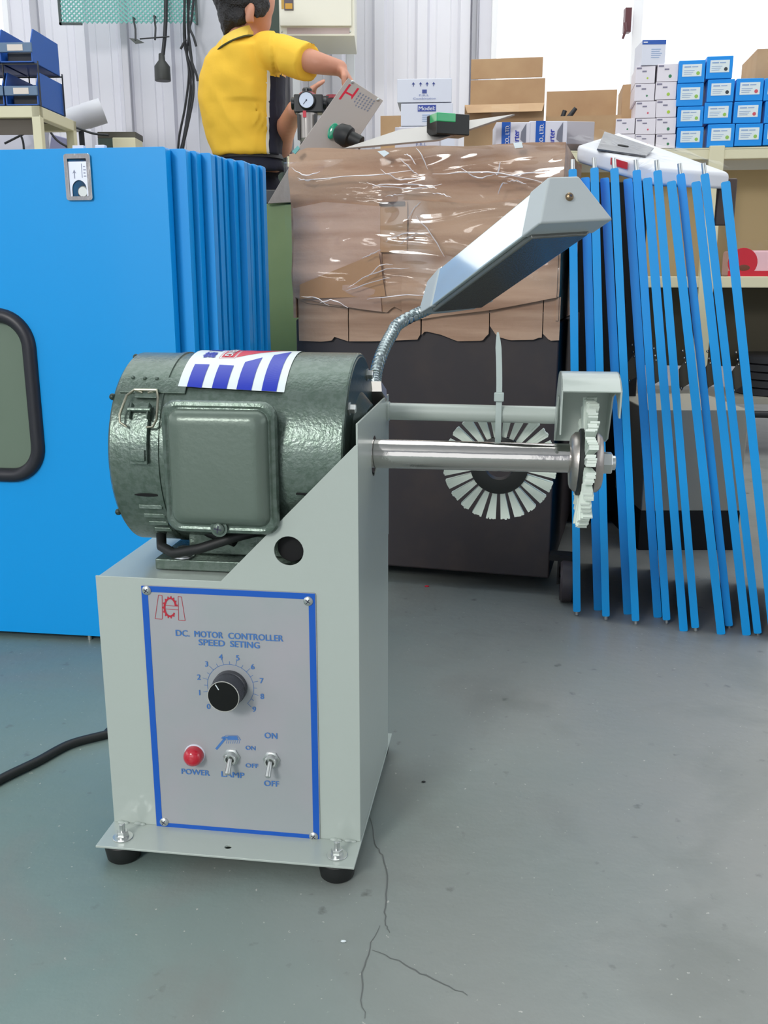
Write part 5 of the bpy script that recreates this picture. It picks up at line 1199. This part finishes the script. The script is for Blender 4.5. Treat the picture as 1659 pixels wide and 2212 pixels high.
# teal wire mesh board on the wall with hooks and hanging things
my = 4.42; mx0, mx1 = aty(129, 20, my).x, aty(424, 20, my).x; mz0 = aty(250, 50, my).z; mz1 = mz0+.24
t = thing('mesh_board', 'teal expanded mesh board hung on the white wall above the cables', 'mesh', (0, my, 0))
mb = MB(); pit = .021
def clipseg(p, q):
    (x0, z0), (x1, z1) = p, q; dx, dz = x1-x0, z1-z0; t0, t1 = 0., 1.
    for pp, qq in ((-dx, x0-mx0), (dx, mx1-x0), (-dz, z0-mz0), (dz, mz1-z0)):
        if abs(pp) < 1e-9:
            if qq < 0: return None
        else:
            r_ = qq/pp
            if pp < 0: t0 = max(t0, r_)
            else: t1 = min(t1, r_)
    return None if t0 >= t1 else ((x0+dx*t0, z0+dz*t0), (x0+dx*t1, z0+dz*t1))
k = mx0-.3
while k < mx1+.3:
    for sgn in (1, -1):
        sg = clipseg((k, mz0-.01) if sgn > 0 else (k+.3, mz0-.01), (k+.3, mz1+.01) if sgn > 0 else (k, mz1+.01))
        if sg:
            (xa, za), (xb, zb) = sg; d = Vector((xb-xa, 0, zb-za)).normalized(); n_ = Vector((-d.z, 0, d.x))*.0032
            p, q = Vector((xa, 0, za)), Vector((xb, 0, zb)); yo = Vector((0, .0015*sgn, 0)); th_ = Vector((0, .0012, 0)); mb.hexa([p+n_+yo, p-n_+yo, q-n_+yo, q+n_+yo], [p+n_+yo+th_, p-n_+yo+th_, q-n_+yo+th_, q+n_+yo+th_])
    k += pit
o = put('mesh_lattice', mb, mesh_teal, t); o['kind'] = 'stuff'
mb = MB(); mb.box(mx0-.006, mx0+.004, -.004, .01, mz0-.006, mz1); mb.box(mx0-.006, mx1+.004, -.004, .01, mz1-.006, mz1+.004); mb.box(mx0-.006, mx0+.09, -.004, .01, mz0-.006, mz0+.002); mb.box(mx1-.004, mx1+.004, -.004, .01, mz0-.006, mz1); put('mesh_frame', mb, mat('frame_dark', (48, 66, 66), .4), t)
mb = MB(); mb.box(mx0+.05, mx0+.06, .01, WY-my-.02, mz1-.03, mz1-.02); mb.box(mx1-.06, mx1-.05, .01, WY-my-.02, mz1-.03, mz1-.02); put('wall_bracket', mb, cable_m, t)
for i, (a, b) in enumerate((((288, 38), (293, 88)), ((333, 34), (335, 86)))):
    A, B = aty(*a, my-.02), aty(*b, my-.05); mb = MB(); mb.tube([A+Vector((0, .02, 0)), A, A.lerp(B, .5)+Vector((.004, 0, 0)), B], .0042, 8); o = put('wire_hook', mb, cable_m, smooth=True); tag(o, ['black wire hook with a clip below the teal mesh, nearer the bins', 'black wire hook on the teal mesh, nearer the hanging socket'][i], 'hook', 'hooks on the mesh board')
A, B = aty(302, 84, my-.05), aty(366, 79, my-.05); mb = MB(); mb.tube([A, B], .003, 8); o = put('metal_rod', mb, cable_m, smooth=True); tag(o, 'thin dark rod hanging level from the wire hooks', 'rod')
mb = MB(); P = [aty(278, 82, my-.05), aty(292, 94, my-.055), aty(311, 92, my-.05), aty(296, 84, my-.05)]; mb.hexa(P, [p+Vector((0, .008, 0)) for p in P]); o = put('spring_clip', mb, mat('clip_grey', (70, 74, 72), .4, .4)); tag(o, 'dark spring clip dangling at the end of the wire hook', 'clip')
# hanging socket
t = thing('hanging_socket', 'black bell-shaped socket hanging on its cable in front of the white wall', 'socket', aty(352, 175, my-.03))
o0 = Vector(t.location); q = lambda x, y: aty(x, y, my-.03)-o0
mb = MB(); mb.tube([q(359, -40), q(358, 40), q(356, 80), q(352, 118)], .0085, 12); put('cable', mb, cable_m, t, smooth=True)
mb = MB(); s_ = (q(352, 118)-q(352, 175)).length; mb.lathe([(0, .033), (.004, .034), (s_*.55, .033), (s_*.78, .014), (s_*1.02, .0125), (s_*1.05, .008)], (0, 0, 0), (0, 0, 1), 26); put('socket_body', mb, mat('socket_black', (54, 56, 54), .5), t, smooth=True)
# long black cables hanging by the column
cabs = [[(398, -30), (399, 60), (402, 110), (408, 160), (400, 230), (388, 290), (384, 330)], [(404, -30), (408, 70), (404, 120), (412, 175), (406, 240), (396, 300), (388, 330)], [(412, -30), (406, 50), (412, 110), (418, 170), (412, 220), (402, 280), (394, 330)], [(400, -30), (398, 90), (414, 150), (418, 200), (408, 260), (392, 330)], [(421, -30), (414, 40), (410, 60), (418, 80), (424, 100)], [(408, 100), (415, 135), (424, 160), (427, 175)], [(402, 85), (396, 95), (390, 106)]]
clb = ['leftmost of the long black cables beside the column', 'second long black cable beside the column', 'long black cable crossing over the others beside the column', 'long black cable bowing right beside the column', 'short black cable end curling against the grey column near the mesh', 'short black cable tail lying on the grey column edge', 'small black cable stub poking left from the hanging bundle']
for i, P in enumerate(cabs):
    Y_ = my-.04-.008*i; mb = MB(); Q = spline([aty(x, y, Y_) for x, y in P], 6); mb.tube(Q, .0052, 8); o = put('hanging_cable', mb, cable_m, smooth=True); tag(o, clb[i], 'cable', 'black cables hanging beside the column')
# electrical cabinet on the wall
ey = 4.12; ex0, ex1 = aty(603, 40, ey).x, aty(766, 40, ey).x; ez0 = aty(680, 78, ey).z; ez1 = ez0+.5
t = thing('electrical_cabinet', 'ivory electrical cabinet mounted high on the wall behind the worker', 'cabinet', (ex0, ey, ez0))
W_ = ex1-ex0; mb = MB(); mb.box(0, W_, 0, .32, 0, .5); put('cabinet_shell', mb, ivory, t, bevel=.003)
mb = MB(); mb.box(.004, W_-.012, -.016, 0, .033, .495); dr = put('door', mb, ivory, t, bevel=.003)
mb = MB(); mb.box(.012, .028, -.0175, -.016, .095, .14); mb.box(.012, .028, -.0175, -.016, .24, .29); put('door_plate', mb, mat('brass_label', (190, 150, 60), .4), dr)
a = aty(612, 22, ey-.02); b = aty(634, 22, ey-.02); za = aty(620, 22, ey-.02).z-ez0
mb = MB(); mb.box(a.x-ex0+.004, b.x-ex0, -.02, -.016, za, za+.06); lt = put('latch', mb, mat('latch_grey', (80, 74, 84), .3, .4), dr, bevel=.001)
mb = MB(); mb.box(a.x-ex0+.008, b.x-ex0-.004, -.022, -.02, za+.004, za+.024); put('latch_tag', mb, mat('tag_amber', (204, 152, 40), .4), dr)
for x in (.01, W_-.018): mb = MB(); mb.sphere((x, -.001, .016), .004, 8, 5); put('corner_screw', mb, steel, t, smooth=True)
mb = MB(); mb.box(.03, W_-.02, -.0005, .0, .008, .03); put('sill_strip', mb, mat('sill_pinkish', (196, 178, 176), .4), t)
for i, (pa, pb) in enumerate(((632, 649), (748, 767))):
    x0, x1 = aty(pa, 200, 4.55).x, aty(pb, 200, 4.55).x; mb = MB(); mb.box(0, x1-x0, 0, .06, 0, ez0+.05); o = put('cable_duct', mb, mat('duct_white', (226, 230, 238), .4), loc=(x0, 4.55, 0), bevel=.003); tag(o, ['white vertical cable duct under the electrical cabinet, behind the worker\'s sleeve', 'white vertical cable duct behind the top of the tilted cover plate'][i], 'duct', 'cable ducts on the back wall')

# air regulators held up on the rack
def regulator(px, Y, label, gauge):
    o_ = aty(px, 333, Y); t = thing('air_regulator', label, 'regulator', (o_.x, Y, rz1+.004)); z0 = rz1+.004
    Z = lambda py: aty(px, py, Y).z-z0
    mb = MB(); mb.lathe([(Z(308), .022), (Z(300), .031), (Z(246), .031)], (0, 0, 0), (0, 0, 1), 24); bwl = put('bowl', mb, mat('bowl_grey', (176, 168, 164), .12, .2), t, smooth=True)
    mb = MB()
    for s_ in (-1, 1): mb.box(s_*.026-.004, s_*.026+.004, -.03, -.02, Z(305), Z(250))
    put('bowl_guard', mb, black, t)
    mb = MB(); mb.lathe([(Z(335)+0, .024), (Z(322), .028), (Z(308), .024)], (0, 0, 0), (0, 0, 1), 20); put('drain', mb, black, t, smooth=True)
    mb = MB(); mb.box(-.04, .05, -.025, .03, Z(246), Z(206)); mb.cyl((-.05, 0, Z(224)), (.06, 0, Z(224)), .018, .018, 14); put('regulator_body', mb, black, t, bevel=.004)
    mb = MB(); mb.lathe([(Z(208), .03), (Z(202), .024), (Z(199), .017)], (0, 0, 0), (0, 0, 1), 20); put('red_collar', mb, mat('collar_red', (140, 26, 44), .35), t, smooth=True)
    mb = MB(); mb.lathe([(Z(204), .016), (Z(193), .0155), (Z(190), .012)], (0, 0, 0), (0, 0, 1), 18); put('adjuster_knob', mb, black, t, smooth=True)
    if gauge:
        mb = MB(); mb.lathe([(0, .026), (.012, .026), (.014, .0235), (.0125, .0225)], (0, -.026, Z(221)), (0, -1, 0), 32); g = put('gauge_rim', mb, black, t, smooth=True)
        mb = MB(); mb.lathe([(0, .0222), (.0005, .022)], (0, -.0385, Z(221)), (0, -1, 0), 32); put('gauge_face', mb, mat('gauge_white', (210, 220, 240), .3), t)
        mb = MB(); mb.box(-.0008, .0008, -.0005, 0, -.002, .015, Matrix.Translation((0, -.0395, Z(221))) @ Matrix.Rotation(R(-140), 4, 'Y')); mb.sphere((0, -.0395, Z(221)), .0025, 8, 5); put('gauge_needle', mb, ink, t)
        mb = MB(); mb.box(-.012, -.002, -.034, -.03, Z(257), Z(243)); put('red_marker', mb, label_red, t)
regulator(666, 3.14, 'air filter regulator with round white gauge in front of the worker', True)
o_ = aty(697, 240, 3.2); t = thing('air_lubricator', 'second air unit joined right of the gauge regulator', 'regulator', (aty(706, 333, 3.2).x, 3.2, rz1)); Z = lambda py: aty(697, py, 3.2).z-rz1
mb = MB(); mb.box(-.045, -.008, -.02, .02, Z(226), Z(208)); mb.box(-.045, -.036, -.02, .02, Z(240), Z(208)); mb.box(-.016, -.008, -.02, .02, Z(252), Z(208)); mb.box(-.008, .05, -.02, .025, Z(240), Z(209)); put('bracket_block', mb, black, t, bevel=.003)
mb = MB(); mb.lathe([(0.0, .024), (.01, .028), (Z(240), .028)], (.018, 0, 0), (0, 0, 1), 22); put('bowl', mb, mat('bowl_clear', (206, 204, 214), .12), t, smooth=True)
mb = MB(); mb.lathe([(Z(214), .024), (Z(206), .02)], (.02, 0, 0), (0, 0, 1), 18); put('red_cap', mb, mat('collar_red', (140, 26, 44), .35), t, smooth=True)

# ================================================================== THE WORKER
PY = 3.62
W = thing('person', 'worker in yellow polo shirt with navy sides, seen from behind, reaching right over the bench', 'person', (aty(535, 335, PY).x, PY, 0))
o0 = Vector(W.location)
def wp_(px, py, dy=0.): return aty(px, py, PY+dy)-o0
def ell(c, hx, hy, n=20, lean=0.): return [c+Vector((math.cos(2*math.pi*k/n)*hx, math.sin(2*math.pi*k/n)*hy, math.cos(2*math.pi*k/n)*lean)) for k in range(n)]
PXM = (PY*_c+.1)/FPX      # metres per pixel at the worker
def limb(mb, pts, rs, n=14):
    Q = spline([Vector(p) for p in pts], 6); m_ = len(pts)-1; R_ = []
    for i in range(len(Q)):
        u = i/6; k = min(int(u), m_-1); R_.append(rs[k]+(rs[k+1]-rs[k])*(u-k))
    mb.tube(Q, R_, n); mb.sphere(Q[0], rs[0], n, 8); mb.sphere(Q[-1], rs[-1], n, 8)
sh_r = wp_(606, 104, -.13); el_r = wp_(694, 136, -.20); wr_r = wp_(742, 152, -.30+.22); 
el_r = wp_(678, 134, -.22); wr_r = wp_(734, 147, -.2)
sh_l = wp_(470, 128, .14); el_l = wp_(608, 318, .18); wr_l = wp_(638, 236, -.2)
hip = wp_(538, 350); 
def hand(mb, wrist, d, side, up, curl):
    """palm and five separate bent fingers"""
    d = d.normalized(); s_ = side.normalized(); n_ = d.cross(s_).normalized()
    pc = wrist+d*.045; mb.loft([[wrist+s_*.024*math.cos(a)+n_*.018*math.sin(a) for a in [2*math.pi*k/12 for k in range(12)]], [pc+s_*.041*math.cos(a)+n_*.016*math.sin(a) for a in [2*math.pi*k/12 for k in range(12)]], [wrist+d*.09+s_*.042*math.cos(a)+n_*.013*math.sin(a) for a in [2*math.pi*k/12 for k in range(12)]]])
    for i, (off, ln) in enumerate(((.031, .070), (.0105, .080), (-.0105, .074), (-.031, .058))):
        p = wrist+d*.082+s_*off; q = p+d*ln*.45+n_*curl*ln*.25; r_ = q+d*ln*.28+n_*curl*ln*.38; e = r_+d*ln*.02+n_*curl*ln*.3
        mb.tube([p, q, r_, e], [.0092, .0086, .0078, .0066], 10); mb.sphere(e, .0066, 8, 6)
    p = wrist+d*.02+s_*.03; q = p+s_*.028+d*.022+n_*curl*.01; e = q+d*.032+n_*curl*.022; mb.tube([p, q, e], [.013, .0105, .0085], 10); mb.sphere(e, .0085, 8, 6)
body = MB()
# trunk, neck and head core
body.loft([ell(wp_(540, 372), .11, .08), ell(wp_(538, 330), .1, .08), ell(wp_(530, 270), .125, .095), ell(wp_(526, 200), .145, .105), ell(wp_(528, 150), .15, .11), ell(wp_(534, 112), .10, .09), ell(wp_(530, 88), .055, .055)])
limb(body, [wp_(522, 110), wp_(524, 80), wp_(528, 50)], [.062, .056, .055])
hc_ = wp_(534, 10); body.sphere(hc_+Vector((0, 0, .02)), .1, 24, 16, (.98, .86, 1.12)); body.sphere(wp_(551, 42, .02), .062, 18, 12, (.95, .85, 1.0))
body.sphere(wp_(566, 56, .03), .034, 14, 10, (.9, 1.0, .8))
# nose, brow, lips on the side turned away to the right
fd = Vector((.80, .60, 0)).normalized()
body.sphere(wp_(577, 33, .055), .014, 12, 8, (1.3, 1, 1.5)); body.sphere(wp_(572, 12, .05), .03, 12, 8, (.8, 1, .7)); body.sphere(wp_(574, 50, .055), .012, 10, 6, (1.2, 1.2, .6)); body.sphere(wp_(574, 26, .02), .022, 10, 8)
# ear
earc = wp_(540, 30, -.085)
Me = Matrix.Rotation(R(18), 3, 'Y'); body.sphere(earc, .03, 16, 10, (.55, .42, 1.12), Me); body.sphere(wp_(544, 44, -.08), .011, 10, 6)
# right arm reaching, left arm raised to the regulator
limb(body, [wp_(575, 116, -.03), sh_r+Vector((0, 0, -.012)), el_r, wr_r], [.045, .043, .037, .026])
limb(body, [wp_(500, 170, .05), sh_l+Vector((.07, 0, -.09)), wp_(560, 260, .2), el_l], [.04, .042, .042, .038])
limb(body, [el_l, el_l.lerp(wr_l, .4)+Vector((-.01, 0, 0)), wr_l], [.04, .040, .030])
hand(body, wr_r, wp_(757, 182, -.2)-wr_r, Vector((0, -1, .05)), None, 1)
hand(body, wr_l, wp_(654, 205, -.3)-wr_l, Vector((.4, -.8, 0)), None, 1)
# legs
for s_ in (-1, 1):
    hx = hip+Vector((.03*s_, .075*s_, -.02)); kn = Vector((hip.x+.03*s_, .08*s_, .5)); an = Vector((hip.x-.01+.03*s_, .09*s_, .08)); limb(body, [hx+Vector((0, 0, -.08)), kn, an], [.075, .058, .040])
remeshed('body', body, skin, W, .0075, 3)
for s_ in ((572, 22, .075),):
    mb = MB(); mb.sphere(wp_(*s_), .012, 12, 8); put('eye', mb, mat('eye_dark', (30, 24, 24), .2), W, smooth=True)
# hair: cap over skull, longer at the nape, fringe ending short of the face
hm = MB(); hm.sphere(hc_+Vector((-.014, -.004, .040)), .108, 24, 16, (1.0, .92, 1.05)); hm.sphere(wp_(500, 28, -.01), .060, 16, 12, (.8, 1.1, 1.25)); hm.sphere(wp_(492, 55, -.0), .034, 14, 10, (.7, 1.2, 1.3)); hm.sphere(wp_(488, 70, .01), .016, 10, 8, (.8, 1.2, 1.2)); hm.sphere(wp_(560, 2, -.045), .045, 16, 10, (.8, .7, 1.2)); hm.sphere(wp_(556, 22, -.075), .02, 12, 8, (.8, .5, 1.3)); hm.sphere(wp_(514, 38, -.06), .035, 12, 8, (1, .8, .8))
remeshed('hair', hm, hair_m, W, .007, 2, .006, 60)
# shirt
sm = MB()
rows = [(110, 468, 596), (128, 452, 608), (155, 441, 612), (190, 436, 613), (230, 438, 612), (270, 447, 612), (305, 454, 610), (338, 462, 607)]
rg = [ell(wp_(520, 84), .052, .06), ell(wp_(524, 94), .085, .085)]
for y, l, r_ in rows: c_ = wp_((l+r_)/2, y); hx = (r_-l)/2*PXM; rg.append(ell(c_, hx, .118 if y < 300 else .108))
sm.loft(rg)
sm.sphere(wp_(594, 114, -.07), .055, 16, 10); sm.sphere(wp_(482, 134, .03), .056, 16, 10)
limb(sm, [wp_(580, 112, -.05), wp_(616, 116, -.13), wp_(648, 128, -.18)], [.066, .064, .056])
Q0, Q1 = wp_(626, 124, -.15), wp_(668, 136, -.215); d = (Q1-Q0).normalized()
sm.tube([Q0, Q1], [.066, .064], 20)
so = remeshed('shirt', sm, [yellow, navy, piping], W, .0085, 3, 0)
# cloth folds radiating from the waist, and the dark side panel between two pipings
xs0, xs1 = wp_(584, 250).x, wp_(611, 250).x
zsh_, zhe_ = wp_(540, 110).z, wp_(540, 338).z
for v in so.data.vertices:
    z = v.co.z; u = (v.co.x*3+z*2.2)
    if v.co.y < .1:
        fold = -abs(noise.noise(Vector(((v.co.x+z*.75)*9, (z-v.co.x)*2.2, v.co.y*2))))
        v.co += v.normal*((-.003 if v.co.x > wp_(600, 150).x else .005)+.026*fold*(.5 if v.co.x > wp_(600, 150).x else 1.)*(1.1 if z < .5*(zsh_+zhe_) else .55)+.004*noise.noise(Vector((u*7, v.co.x*12-z*14, 2))))
zarm = wp_(590, 166).z; zhem = wp_(540, 330).z
for p in so.data.polygons:
    c_ = p.center
    if c_.z < zarm-.0*c_.x and c_.y < .1:
        xb = xs0+(.012*(c_.z-zhem)/(zarm-zhem))-.004
        if xb < c_.x < xs1+.03 and not (p.normal.z < -.25 and c_.z > wp_(590, 215).z): p.material_index = 1
        if abs(c_.x-xb) < .0042: p.material_index = 2
# neck opening: collar band with dark trim
mb = MB(); cpx = [(466, 112, -.06), (478, 100, -.095), (498, 88, -.11), (518, 80, -.105), (534, 76, -.085), (546, 76, -.05)]
up_ = []
for i, (x, y, dy) in enumerate(cpx):
    lo_ = wp_(x, y, dy); hi = wp_(x+4, y-16-(6 if 0 < i < 5 else 0), dy+.035); up_.append([lo_, hi, hi+Vector((0, .006, 0)), lo_+Vector((0, .006, 0))])
mb.loft(up_); put('collar', mb, mat('collar_yellow', (236, 200, 84), .8), W, smooth=True)
mb = MB(); mb.tube(spline([wp_(x, y+1, dy-.004) for x, y, dy in cpx], 5), .0032, 8); put('collar_trim', mb, mat('trim_olive', (70, 70, 40), .8), W, smooth=True)
# trousers, belt, shoes
tm = MB(); tm.loft([ell(wp_(540, 372), .13, .10), ell(wp_(538, 345), .12, .095), ell(wp_(536, 330), .112, .09)])
for s_ in (-1, 1):
    hx = hip+Vector((.03*s_, .06*s_, -.12)); kn = Vector((hip.x+.035*s_, .085*s_, .5)); an = Vector((hip.x-.01+.035*s_, .09*s_, .09)); limb(tm, [hx, kn, an], [.095, .075, .062])
remeshed('trousers', tm, navy, W, .012, 3, .006, 14)
mb = MB(); mb.loft([ell(wp_(538, 345), .126, .101, 28), ell(wp_(537, 334), .12, .096, 28)]); put('belt', mb, mat('belt_black', (20, 20, 26), .5), W, smooth=True)
for s_ in (-1, 1):
    mb = MB(); c_ = Vector((hip.x+.03+.035*s_, .09*s_, .045)); mb.sphere(c_, .05, 16, 10, (2.2, .95, .9)); o = put('shoe', mb, black, W, smooth=True)

# small floor debris
for i, (x, y, c_, s_, lab) in enumerate(((922, 1268, label_red, .0035, 'tiny red chip on the floor before the dark cabinet'), (742, 2035, white_l, .002, 'tiny white speck on the floor in front of the machine'), (915, 1690, rubber, .002, 'tiny dark crumb on the floor right of the machine'))):
    mb = MB(); mb.sphere((0, 0, s_*.5), s_, 6, 4, (1.4, .8, .5)); o = put('floor_crumb', mb, c_, loc=atz(x, y, 0)); tag(o, lab, 'debris')
